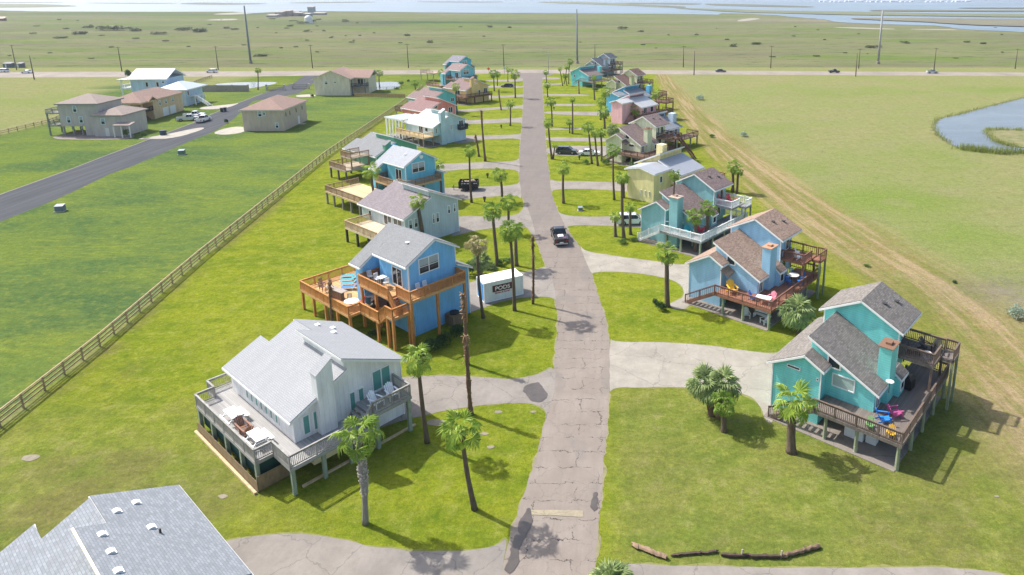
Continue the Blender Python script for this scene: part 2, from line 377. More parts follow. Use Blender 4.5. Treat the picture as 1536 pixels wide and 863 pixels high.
    mar = n.mix(fr(n.noise(n.coord('Object', (.28, 1, 1)), .022, 6, .65), .34, .66), (.142, .170, .064), (.222, .210, .112))
    mar = n.mix(fr(n.noise(n.coord('Object', (.3, 1, 1)), .010, 5, .6), .5, .64, 0, .8), mar, (.130, .175, .050))
    mar = n.mix(fr(n.noise(n.coord('Object', (.35, 1, 1)), .055, 5, .7), .58, .70, 0, .8), mar, (.080, .088, .046))
    mar = n.mix(n.math('MULTIPLY', n.attr('dark'), fr(n.noise(n.coord('Object', (.2, 1, 1)), .02, 5, .7), .3, .5, .3, 1)), mar, (.050, .095, .040))
    mar = n.mix(fr(n.noise(n.coord('Object', (.22, 1, 1)), .035, 6, .72), .48, .60, 0, .75), mar, (.175, .145, .110))
    mar = n.mix(fr(n.noise(n.coord('Object', (.3, 1, 1), .2), .018, 6, .7), .53, .62, 0, .85), mar, (.125, .185, .035))
    mar = n.mix(fr(n.noise(n.coord('Object', (.3, 1, 1)), .16, 4, .75), .56, .64, 0, .85), mar, (.070, .085, .042))
    mudc = n.mix(fr(n.noise(n.coord('Object', (.25, 1, 1)), .03, 5, .7), .35, .65), (.13, .105, .085), (.36, .31, .24))
    mead = n.mix(n.attr('lush'), mead, (.165, .235, .040))
    col = n.mix(n.attr('marsh'), mead, mar)
    col = n.mix(n.attr('field'), col, fieldc); col = n.mix(n.attr('mown'), col, mownc); col = n.mix(n.attr('lawn'), col, lawnc)
    dry = n.mix(fr(strk, .35, .7), (.235, .160, .068), (.365, .245, .122)); dry = n.mix(fr(fine, .45, .7, 0, .5), dry, (.110, .130, .030))
    dry = n.mix(fr(n.noise(v, .9, 6, .75), .50, .62, 0, .75), dry, (.17, .195, .045)); dry = n.mix(fr(n.noise(n.coord('Object', (1.4, .5, 1), -.5), 1.1, 6, .75), .54, .66, 0, .8), dry, (.43, .295, .165))
    col = n.mix(n.math('MULTIPLY', n.attr('strip'), fr(med, .25, .58, .2, .9)), col, dry)
    cx = n.new('ShaderNodeCombineXYZ'); sp = n.new('ShaderNodeSeparateXYZ'); n.link(v, sp.inputs[0])
    n.link(n.math('MULTIPLY', n.attr('trk'), 42.0), cx.inputs[0]); n.link(n.math('MULTIPLY', sp.outputs[1], .055), cx.inputs[1])
    rl = n.noise(cx.outputs[0], .62, 5, .62); rut = n.math('MULTIPLY', fr(rl, .51, .58), n.attr('strip'))
    col = n.mix(n.math('MULTIPLY', rut, fr(fine, .25, .55, .35, .95)), col, (.39, .28, .165))
    grn = n.math('MULTIPLY', fr(rl, .47, .38), n.attr('strip')); col = n.mix(n.math('MULTIPLY', grn, .7), col, (.15, .175, .03))
    brn = n.mix(fr(fine, .35, .65), (.105, .085, .030), (.210, .165, .075)); col = n.mix(n.math('MULTIPLY', n.attr('brown'), fr(fine, .3, .6, .4, 1)), col, brn)
    col = n.mix(n.math('MULTIPLY', n.attr('mud'), fr(med, .25, .55)), col, mudc)
    lt = n.noise(v, 1.15, 5, .7); col = n.mix(n.math('MULTIPLY', fr(lt, .52, .70, 0, .55), n.math('SUBTRACT', 1.0, n.attr('marsh'))), col, (.28, .285, .045))
    col = n.mix(fr(mic, .38, .66, 0, .42), col, (.065, .10, .014))
    hs = n.new('ShaderNodeHueSaturation'); n.link(col, hs.inputs['Color']); tex = n.math('ADD', fr(n.noise(v, 3.2, 4, .75), .3, .7, -.22, .22), fr(n.noise(v, 1.0, 5, .7), .3, .7, -.14, .14)); n.link(n.math('ADD', tex, .97), hs.inputs['Value']); hs.inputs['Saturation'].default_value = .95; col = hs.outputs[0]
    n.bump(n.math('ADD', n.math('MULTIPLY', strk, .6), n.math('MULTIPLY', mic, .5)), .7, .25)
    n.done(col, .95, 0, 0.0); me.materials.append(n.m)
    o = bpy.data.objects.new('ground', me); COL.objects.link(o); return struct(o)
make_ground()

# ------------------------------------------------------------------ sheets laid on the ground
def jit_poly(pts, step, amp, seed):
    rr = random.Random(seed); out = []; n = len(pts)
    for i in range(n):
        p = Vector(pts[i]); q = Vector(pts[(i + 1) % n]); k = max(1, min(60, int((q - p).length / step)))
        for j in range(k):
            c = p.lerp(q, j / k); nz = noise.noise((c.x * .6, c.y * .6, seed)) + .5 * noise.noise((c.x * 2.1, c.y * 2.1, seed + 3))
            d = (q - p); d = Vector((-d.y, d.x, 0)).normalized() if d.length > 0 else Vector()
            out.append(c + d * nz * amp)
    return out
def chaikin(pts, k):
    for _ in range(k):
        out = []
        for i, p in enumerate(pts): q = pts[(i + 1) % len(pts)]; out += [p.lerp(q, .25), p.lerp(q, .75)]
        pts = out
    return pts
def sheet(name, pts, z, m, amp=.12, step=.6, seed=1):
    import bmesh
    if name in ('driveway', 'puddle', 'pond_water', 'pond_island', 'path', 'marsh_island', 'sand_flat', 'bare_earth'): pts = chaikin(pts, 2)
    pts = jit_poly(pts, step, amp, seed); bm = bmesh.new()
    vs_ = [bm.verts.new((p.x, p.y, z)) for p in pts]
    es = [bm.edges.new((vs_[i], vs_[(i + 1) % len(vs_)])) for i in range(len(vs_))]
    bmesh.ops.triangle_fill(bm, edges=es, use_beauty=True)
    bmesh.ops.recalc_face_normals(bm, faces=bm.faces)
    for f in bm.faces:
        if f.normal.z < 0: f.normal_flip()
    me = bpy.data.meshes.new(name); bm.to_mesh(me); bm.free(); me.materials.append(m)
    o = bpy.data.objects.new(name, me); COL.objects.link(o); return struct(o)
def road_mat():
    n = NT('worn_asphalt'); v = n.coord('Object')
    f = n.noise(v, .35, 6, .7); g = n.noise(v, 7, 4, .8); lng = n.noise(n.coord('Object', (1.6, .12, 1), .12), .7, 5, .65)
    col = n.mix(n.maprange(f, .3, .7), (.228, .190, .158), (.305, .262, .222)); col = n.mix(n.maprange(lng, .35, .7, 0, .6), col, (.21, .178, .15))
    col = n.mix(n.maprange(g, .4, .75, 0, .3), col, (.20, .18, .165))
    w = n.new('ShaderNodeVectorMath', operation='ADD'); n.link(v, w.inputs[0])
    d = n.new('ShaderNodeVectorMath', operation='SCALE'); n.link(n.noise(v, .9, 4, .7, 1), d.inputs[0]); d.inputs['Scale'].default_value = 1.3; n.link(d.outputs[0], w.inputs[1])
    b = n.new('ShaderNodeTexBrick'); b.offset = .37; n.link(w.outputs[0], b.inputs['Vector'])
    for k, x in (('Scale', 1.0), ('Mortar Size', .036), ('Mortar Smooth', .4), ('Brick Width', 4.6), ('Row Height', 1.75)): b.inputs[k].default_value = x
    brk = n.maprange(n.noise(v, .8, 3), .43, .52)
    col = n.mix(n.math('MULTIPLY', n.math('MULTIPLY', b.outputs['Fac'], brk), .9), col, (.055, .048, .046))
    vo = n.new('ShaderNodeTexVoronoi', feature='DISTANCE_TO_EDGE'); vo.inputs['Scale'].default_value = .55; n.link(w.outputs[0], vo.inputs['Vector'])
    col = n.mix(n.maprange(vo.outputs['Distance'], 0, .016, .4, 0), col, (.10, .085, .078))
    pt = n.noise(n.coord('Object', (.5, .22, 1), .1), .55, 3, .5); col = n.mix(n.maprange(pt, .56, .60, 0, .35), col, (.17, .155, .145))
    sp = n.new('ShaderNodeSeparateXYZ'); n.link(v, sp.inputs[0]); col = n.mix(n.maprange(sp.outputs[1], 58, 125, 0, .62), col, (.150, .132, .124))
    n.bump(g, .25, .01)
    return n.done(col, .92, 0, .15)
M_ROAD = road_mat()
M_DRIVE = concrete('#989189', .35); M_DRIVE2 = concrete('#a9a296', .4); M_SLAB = concrete('#958c83', .6); M_WHITEC = concrete('#b9b2a6', .5)
def asphalt2():
    n = NT('new_asphalt'); v = n.coord('Object'); g = n.noise(v, 5, 4, .8); l = n.noise(n.coord('Object', (1.5, .1, 1), .75), .6, 4)
    col = n.mix(n.maprange(l, .35, .65), (.062, .065, .074), (.092, .096, .104)); col = n.mix(n.maprange(g, .4, .7, 0, .4), col, (.045, .046, .052)); return n.done(col, .95, 0, .1)
sheet('highway', pxs([(-900, 113), (0, 108.3), (400, 107), (768, 104.6), (1000, 105.6), (1536, 109), (2400, 114.5), (2400, 121), (1536, 114.4), (1000, 111.6), (836, 110.6), (762, 110.6), (560, 112.2), (400, 114.7), (0, 116.5), (-900, 123)]), .004, concrete('#a0968a', .12), .3, 4, 5)
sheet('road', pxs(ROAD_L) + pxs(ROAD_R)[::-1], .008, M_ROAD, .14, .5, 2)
sheet('side_street', pxs(SIDE_L) + pxs(SIDE_R)[::-1], .008, asphalt2(), .05, 1, 3)
for k, (a, b) in enumerate(((SIDE_L, 1),)):
    pl = pxs(a)[1:12]; off = [p + Vector((.3 * b * -1, .15 * b, 0)) for p in pl]
    sheet('gutter', pl + off[::-1], .012, M_SLAB, .02, 2, 8)
DIRT = concrete('#96906a', 1.4); DIRTG = concrete('#8a8a54', 1.6)
def offset(pl, dd):
    out = []; n = len(pl); ar = sum(pl[i].x * pl[(i + 1) % n].y - pl[(i + 1) % n].x * pl[i].y for i in range(n)); sg = 1 if ar > 0 else -1
    for i, p in enumerate(pl):
        t = (pl[(i + 1) % n] - pl[i - 1]).normalized(); out.append(p + Vector((t.y, -t.x, 0)) * dd * sg)
    return out
sheet('verge', offset(pxs(ROAD_L) + pxs(ROAD_R)[::-1], .08), .0066, DIRT, .30, .3, 15)
DRIVES = [
    [(762, 803), (745, 821), (700, 826), (640, 828), (560, 822), (500, 806), (430, 799), (335, 811), (300, 830), (260, 960), (742, 960), (752, 863)],
    [(560, 571), (650, 562), (720, 566), (770, 570), (810, 561), (832, 548), (833, 585), (819, 627), (818, 612), (790, 604), (740, 606), (690, 612), (640, 622), (600, 632), (560, 645)],
    [(690, 425), (770, 410), (806, 405), (820, 398), (829, 420), (837, 462), (833, 446), (800, 445), (760, 450), (720, 463), (700, 471), (688, 462)],
    [(691, 323.5), (738, 326), (764, 324.6), (782, 320), (788, 303), (798, 330), (806, 362), (794, 346), (789, 340), (746, 341.5), (717, 345.5), (690, 351.5), (676, 356), (676, 330)],
    [(655, 284), (671.6, 282), (717.5, 280.7), (773.6, 278), (780, 272), (783, 301), (774, 292), (727.7, 296), (689.5, 300), (655, 304)],
    [(640, 247), (664, 246), (715, 244), (775, 242.5), (779.5, 235), (779.5, 264), (776, 254), (715, 252.7), (671.6, 256.5), (640, 258)],
    [(680, 204), (699.8, 203.5), (780, 202.5), (782, 198), (781.5, 213), (780, 207.7), (727, 208.7), (704, 214), (680, 216)],
    [(698.7, 180.6), (782, 177.4), (783.8, 174), (783.2, 188), (782, 183), (699.8, 186.8), (680, 187), (680, 181)],
    [(660, 166), (685, 165), (784, 158.7), (785, 156), (784.8, 166), (783, 161.8), (685, 169), (660, 170)],
    [(720, 144.6), (738, 144), (785, 142.2), (785.5, 140), (785.5, 147), (785, 145), (738, 148), (720, 148.6)],
    [(720, 128.6), (735, 128.4), (785.5, 129), (785.5, 132.5), (735, 131.7), (720, 132)],
    [(728, 120), (772, 119.5), (783, 116.5), (786, 122), (770, 123), (728, 122.6)],
    [(940, 846), (1050, 850), (1200, 852), (1400, 851), (1460, 854), (1530, 866), (1530, 960), (890, 960), (893, 868), (905, 850)],
    [(915, 505), (920, 514), (990, 513), (1060, 518), (1120, 526), (1160, 532), (1230, 520), (1260, 560), (1165, 625), (1152, 640), (1139, 605), (1120, 592), (1080, 584), (1020, 581), (960, 582), (920, 581), (914, 592)],
    [(869, 366), (876, 377), (920, 384), (980, 392), (1030, 399), (1060, 392), (1060, 420), (1033, 462), (1018, 466), (1000, 458), (1012, 452), (1029, 444), (1020, 424), (990, 415), (940, 408), (892, 408), (886, 412)],
    [(832, 308), (840, 324), (900, 326), (955, 322), (1000, 318), (1000, 345), (950, 341), (900, 338.5), (848, 338), (853, 349)],
    [(824.5, 268), (832, 272.5), (870, 272), (925, 274), (960, 272), (960, 290), (925, 286.5), (880, 283.5), (832, 284), (827, 289)],
    [(819, 219), (905, 219.5), (940, 219), (940, 236), (905, 234.5), (819.8, 234)],
    [(817.6, 205.5), (882, 207.4), (910, 207), (910, 214), (882, 212.3), (818.6, 212.4)],
    [(817, 193.2), (868, 192.4), (890, 192), (890, 195.2), (868, 194.8), (817.4, 195.8)],
    [(815.5, 166.8), (897, 168.3), (930, 168), (930, 175), (897, 174), (816, 171.5)],
    [(815, 156), (895, 156.6), (895, 159.6), (815.2, 159.2)],
    [(814.3, 141), (885, 141.8), (885, 144.4), (814.4, 144.4)],
    [(813.5, 124.7), (845, 125), (845, 127.5), (813.6, 127.6)],
    [(813, 116), (840, 116.5), (840, 119.6), (813.2, 119.6)],
]
for k, d in enumerate(DRIVES):
    if k < 8 or k in (12, 13, 14, 15, 16): sheet('verge', offset(chaikin(pxs(d), 1), .10), .0070 + .00004 * k, DIRTG, .26, .3, 200 + k)
    sheet('driveway', pxs(d), .012 + .0007 * k, M_DRIVE if k not in (13, 14) else M_DRIVE2, .10, .7, 20 + k)
for k, d in enumerate(([(316, 200), (345, 190.5), (372, 190.5), (366, 199.5), (335, 203)], [(240, 204), (300, 191), (310, 193), (262, 208), (225, 209), (200, 209)], [(300, 161), (345, 157), (362, 154), (340, 163), (300, 165)], [(442, 143), (470, 141.5), (476, 145), (446, 146.5)])):
    sheet('driveway', pxs(d), .030 + .001 * k, M_WHITEC, .05, 1, 60 + k)
sheet('path', pxs([(78, 205), (130, 196), (195, 197), (205, 206), (185, 210), (110, 210), (82, 209)]), .034, M_SLAB, .1, 1, 70)
sheet('speed_hump', pxs([(789, 765), (830, 765.5), (874, 767), (875, 776), (830, 774), (788, 772.5)]), .030, concrete('#aa9f88', 1.2), .08, .3, 71)
wet = NT('wet_patch'); wet.done(wet.mix(wet.noise(wet.coord('Object'), 1.5, 4), (.05, .042, .036), (.13, .11, .095)), .3)
for k, d in enumerate(([(781, 583), (800, 575), (815, 574), (819, 590), (817, 602), (800, 604), (786, 596)], [(779, 785), (787, 770), (792, 762), (798, 770), (790, 800), (778, 830), (768, 863), (758, 863), (768, 825)], [(889, 742), (896, 738), (897, 750), (892, 770), (887, 765)])):
    sheet('puddle', pxs(d), .0365, wet.m, .42, .2, 80 + k)
# ------------------------------------------------------------------ water
def water_mat(c, rough, sc_):
    n = NT('water_surface'); v = n.coord('Object', (.4, 1, 1)); a = n.noise(v, sc_, 4, .6); b = n.noise(v, sc_ * .06, 4, .6)
    n.bump(a, .25, .15)
    return n.done(n.mix(n.maprange(b, .35, .65), sc3(c, .85), sc3(c, 1.15)), rough, 0, .5)
M_POND = water_mat((.14, .165, .19), .2, 1.5); M_BAY = water_mat((.17, .225, .265), .38, .12)
sheet('pond_water', pxs([(1405.7, 180), (1402, 191), (1408, 203.7), (1423, 213.4), (1441, 222.5), (1458, 224.5), (1477, 227), (1502, 230), (1519, 228), (1530, 226), (1700, 240), (1800, 180), (1700, 118), (1560, 141), (1536, 147), (1519, 151.5), (1469, 164), (1435.6, 173)]), .010, M_POND, .9, .6, 90)
mud_ = NT('pond_mud'); mud_.done(mud_.mix(mud_.noise(mud_.coord('Object'), .9, 5, .7), (.075, .085, .035), (.17, .165, .075)), .9, 0, .2)
sheet('pond_margin', chaikin(offset(pxs([(1405.7, 180), (1402, 191), (1408, 203.7), (1423, 213.4), (1441, 222.5), (1458, 224.5), (1477, 227), (1502, 230), (1519, 228), (1530, 226), (1700, 240), (1800, 180), (1700, 118), (1560, 141), (1536, 147), (1519, 151.5), (1469, 164), (1435.6, 173)]), .7), 2), .0055, mud_.m, 1.1, .5, 97)
M_BANK = NT('bank_grass'); v_ = M_BANK.coord('Object'); M_BANK.done(M_BANK.mix(M_BANK.maprange(M_BANK.noise(v_, .4, 5, .7), .35, .65), (.10, .13, .03), (.25, .21, .10)), .95)
sheet('pond_island', pxs([(1524.6, 222), (1505, 217), (1491, 212), (1477, 196), (1485.7, 193), (1536, 194.5), (1640, 198), (1640, 214), (1560, 222)]), .09, M_BANK.m, .4, .8, 91)
sheet('pond_water', pxs([(318, 126.5), (345, 124.2), (380, 123.3), (417, 123.2), (413, 126), (395, 129.5), (372, 133.5), (330, 134)]), .009, M_POND, .3, 2, 92)
sheet('pond_water', pxs([(545, 133), (552, 125), (575, 122.8), (596, 123), (603, 126), (596, 133.5), (565, 135)]), .009, M_POND, .3, 2, 93)
shore = pxs([(-700, 14), (0, 16), (60, 17.5), (180, 18), (350, 18), (380, 20), (430, 17.6), (470, 17), (640, 19), (768, 20), (1000, 21.2), (1080, 22.4), (1082, 20.5), (1120, 21), (1160, 23), (1190, 26), (1235, 29.5), (1260, 34), (1300, 36), (1400, 39), (1440, 44), (1536, 49), (1900, 66)])
far = [Vector((9000, 700, 0)), Vector((16000, 2200, 0)), Vector((16000, 16000, 0)), Vector((-16000, 16000, 0)), Vector((-16000, 1400, 0))]
sheet('bay_water', shore + far, .25, M_BAY, 6, 14, 95)
def isl(name, l, z, c1, c2, amp=3, seed=0):
    n = NT('marsh_island'); f = n.noise(n.coord('Object', (.25, 1, 1)), .05, 4, .7); n.done(n.mix(n.maprange(f, .35, .65), c1, c2), .95)
    pts = pxs(l); out = []
    sheet(name, pts, z, n.m, amp, 8, seed)
GA, GB, MU = (.085, .115, .045), (.17, .165, .075), (.12, .10, .085)
for k, (l, a, b) in enumerate([
    ([(-200, 5.5), (40, 6), (90, 7.6), (123, 9.6), (90, 11.2), (0, 12.6), (-200, 12)], GA, GB),
    ([(-300, 3.4), (60, 3.2), (105, 4), (60, 4.5), (-300, 4.6)], GA, MU), ([(128, 4.7), (200, 5), (268, 5.3), (262, 6), (190, 6), (130, 5.4)], GA, MU),
    ([(268, 5.6), (285, 5), (300, 4.2), (340, 5), (412, 5.9), (380, 7), (330, 7.8), (275, 7)], GA, MU), ([(430, 4.6), (520, 3.2), (575, 3.4), (530, 4.6), (440, 5.6)], GA, MU),
    ([(618, 2.8), (700, 2.6), (765, 3), (740, 4.2), (640, 3.9)], GA, MU), ([(800, 3.6), (850, 3), (905, 4.6), (960, 7), (1010, 9.2), (1040, 12.8), (980, 10.8), (930, 8.8), (880, 7), (820, 4.8)], GA, GB),
    ([(900, 5), (1000, 4.6), (1060, 6), (1040, 8), (980, 7)], GA, MU), ([(1055, 5.6), (1130, 7.2), (1220, 10.3), (1222, 11.8), (1150, 11), (1060, 8.6)], GA, MU), ([(985, 9.4), (1025, 10), (1030, 11.6), (990, 11)], GA, MU),
    ([(1000, 12.6), (1100, 14.6), (1160, 17), (1300, 18.8), (1420, 21.4), (1536, 22.3), (1800, 24), (1800, 28), (1536, 27), (1440, 25.6), (1330, 24.2), (1240, 22.8), (1180, 20.8), (1110, 19.6), (1040, 15)], GA, GB),
    ([(1262, 28.4), (1330, 28.2), (1436, 29.2), (1536, 30), (1900, 33), (1900, 48), (1536, 41.5), (1462, 39), (1410, 36), (1380, 33.6), (1310, 31.2)], MU, GB),
    ([(1290, 17.4), (1326, 15.3), (1420, 16), (1536, 16.6), (1900, 18), (1900, 19.6), (1536, 18.6), (1400, 18.2)], GA, MU), ([(1420, 12.6), (1500, 12), (1700, 12.5), (1700, 14.4), (1480, 14)], GA, MU)]):
    isl('marsh_island', l, .55 + .05 * k, a, b, 4, 100 + k)
sand = NT('sand'); sand.done(sand.mix(sand.noise(sand.coord('Object'), .1, 4), (.24, .215, .165), (.33, .30, .24)), .9)
for k, l in enumerate(([(305, 30.2), (340, 28.2), (358, 28.6), (352, 30.4), (318, 31)], [(315, 21.3), (365, 18.4), (385, 18.6), (372, 21.6), (330, 22.4)], [(1112, 29), (1130, 27), (1142, 28.4), (1130, 30.4), (1112, 32.4), (1104, 32)], [(1240, 40.6), (1300, 41.6), (1350, 43.8), (1330, 44.4), (1270, 42.6)], [(1350, 43.6), (1430, 44), (1440, 45.2), (1400, 45.2)], [(1190, 22), (1235, 24), (1215, 25.2), (1192, 23.6)])):
    sheet('sand_flat', pxs(l), .02 + .002 * k, sand.m, 2.5, 5, 130 + k)
M_PATCH = concrete('#9a917e', 2.2)
for k, (px, py, w) in enumerate(((44, 687, .75), (655, 634, .9), (748, 618, .42), (800, 618, .3), (726, 651, .4), (736, 671, .35), (352, 669, .35), (335, 745, .4), (1495, 745, .2))):
    c = G(px, py); sheet('bare_earth', [c + Vector((w * cos(t) * R.uniform(.7, 1.2), w * .55 * sin(t) * R.uniform(.7, 1.2), 0)) for t in [i * pi / 5 for i in range(10)]], .02 + .001 * k, M_PATCH, .06, .15, 140 + k)
# ------------------------------------------------------------------ house kit
WHITE = '#e9e9e6'
class House:
    def __init__(s, name, label, o, ang, wall, roof, trim=WHITE, kind='lap', cat='house', group=None):
        s.a = radians(ang); s.o = Vector((o[0], o[1], 0)); s.e = empty(name, s.o, s.a, label, cat, group)
        s.wm = siding(wall, kind) if isinstance(wall, str) else wall; s.rm = roof; s.tm = plain(trim, .5, 0, .04); s.walls = MB(); s.wall = None; s.glass = glass()
    def w(s, u, v, z=0.0):
        c, n = cos(s.a), sin(s.a); return Vector((s.o.x + u * c - v * n, s.o.y + u * n + v * c, z))
    def part(s, name, mb, m, par=None, smooth=False): return mb.build(name, m, par or s.e, smooth)
    def endwalls(s): s.wall = s.part('wall', s.walls, s.wm); return s.wall
    def roof(s, *planes, m=None, name='roof'):
        a = MB(); t = MB()
        for pl in planes:
            a.slab(pl, .07, .07); c = sum((Vector(p) for p in pl), Vector()) / len(pl)
            n = len(pl); ex = []
            for i in range(n):
                p, q, r = Vector(pl[i - 1]), Vector(pl[i]), Vector(pl[(i + 1) % n])
                d = (q - p).normalized() + (q - r).normalized(); ex.append(tuple(q + d * .055))
            t.slab(ex, .19, -.004)
        r = s.part(name, a, m or s.rm); s.part('roof_trim', t, s.tm, r); return r
    def _f(s, face, c):
        def f(mb, a0, z0, a1, z1, d0, d1):
            g = 1 if face[1] == '+' else -1
            if face[0] == 'v': mb.box(a0, c + g * d0, z0, a1, c + g * d1, z1)
            else: mb.box(c + g * d0, a0, z0, c + g * d1, a1, z1)
        return f
    def win(s, face, c, a0, a1, z0, z1, bars=(), g=None, name='window', fw=.09, fm=None):
        f = s._f(face, c); m = MB(); a0, a1 = min(a0, a1), max(a0, a1)
        f(m, a0, z0, a0 + fw, z1, -.03, .07); f(m, a1 - fw, z0, a1, z1, -.03, .07); f(m, a0 + fw, z0, a1 - fw, z0 + fw, -.03, .075); f(m, a0 + fw, z1 - fw, a1 - fw, z1, -.03, .075)
        for k, t in bars:
            if k == 'v': x = a0 + (a1 - a0) * t; f(m, x - fw / 2, z0 + fw, x + fw / 2, z1 - fw, -.02, .062)
            else: z = z0 + (z1 - z0) * t; f(m, a0 + fw, z - fw / 3, a1 - fw, z + fw / 3, -.02, .058)
        o = s.part(name, m, fm or s.tm); p = MB(); f(p, a0 + fw * .8, z0 + fw * .8, a1 - fw * .8, z1 - fw * .8, -.02, .03); po = s.part('pane', p, g or s.glass, o)
        for k, t in bars:
            if k == 'h': bl = MB(); f(bl, a0 + fw, z0 + (z1 - z0) * (t + .06), a1 - fw, z1 - fw, .031, .036); s.part('blind', bl, plain('#9fa9ad', .5), o)
        return o
    def trimbars(s, bars, w=.12):
        for p, q in bars: s.part('corner_trim', MB().bar(p, q, w), s.tm)
    def deck(s, rects, z, m, th=.28, name='deck'):
        b = MB()
        for i, (u0, v0, u1, v1) in enumerate(rects): b.box(u0, v0, z - th, u1, v1, z)
        return s.part(name, b, m)
    def post(s, u, v, z0, z1, w, m, name='post', rnd=False):
        b = MB()
        if rnd: b.lathe([(w * .55, z0), (w * .48, z1)], 8, (u, v, 0))
        else: b.box(u - w / 2, v - w / 2, z0, u + w / 2, v + w / 2, z1)
        return s.part(name, b, m)
    def rail(s, pts, z, st, name='railing'):
        b = MB(); pts = [Vector((p[0], p[1], p[2] if len(p) > 2 else z)) for p in pts]; h = st.get('h', 1.0); pw = st.get('pw', .04); seen = []
        for p, q in zip(pts, pts[1:]):
            d = q - p; L = Vector((d.x, d.y, 0)).length; n = max(1, round(L / st.get('post', 1.9)))
            up = Vector((0, 0, 1))
            b.bar(p + up * (h + .02), q + up * (h + .02), st.get('cap', .14), .05)
            b.bar(p + up * (h - .10), q + up * (h - .10), .05, .09); b.bar(p + up * .12, q + up * .12, .05, .09)
            for i in range(n + 1):
                c = p.lerp(q, i / n)
                if any((c - x).length < .1 for x in seen): continue
                seen.append(c); pp = st.get('pp', .10); b.bar(c + up * -.15, c + up * (h + (.04 if not st.get('ball') else .16)), pp)
            k = int(L / st.get('pk', .14))
            for i in range(1, k):
                c = p.lerp(q, i / k); b.bar(c + up * .1, c + up * (h - .06), pw, st.get('pt', .03)) if not st.get('flip') else b.bar(c + up * .1, c + up * (h - .06), st.get('pt', .03), pw)
        return s.part(name, b, st['m'])
    def stairs(s, p0, p1, width, m, n=None, name='stairs'):
        p0 = Vector(p0); p1 = Vector(p1); b = MB(); d = p1 - p0; hd = Vector((d.x, d.y, 0)).normalized(); sd_ = Vector((-hd.y, hd.x, 0))
        n = n or max(3, round(abs(d.z) / .2))
        for sg in (-1, 1): b.bar(p0 + sd_ * sg * width / 2 + Vector((0, 0, -.15)), p1 + sd_ * sg * width / 2 + Vector((0, 0, -.12)), .06, .24)
        for i in range(1, n):
            c = p0.lerp(p1, i / n); b.bar(c - sd_ * width / 2, c + sd_ * width / 2, .26, .05)
        return s.part(name, b, m)
def anchor(px, py, u, v, z=0.0, ang=-40):
    p = G(px, py, z); a = radians(ang); return (p.x - (u * cos(a) - v * sin(a)), p.y - (u * sin(a) + v * cos(a)))
def vents(H, name, lst, m):
    for (u, v, z) in lst:
        b = MB(); b.box(u - .18, v - .16, z - .15, u + .18, v + .16, z + .10); b.box(u - .23, v - .21, z + .10, u + .23, v + .21, z + .15); H.part(name, b, m)
M_PILE = timber('#8d9478'); M_VENTW = plain('#d9dbd9'); M_DARKV = plain('#3c3a38')
TREATED = timber('#a9946c')

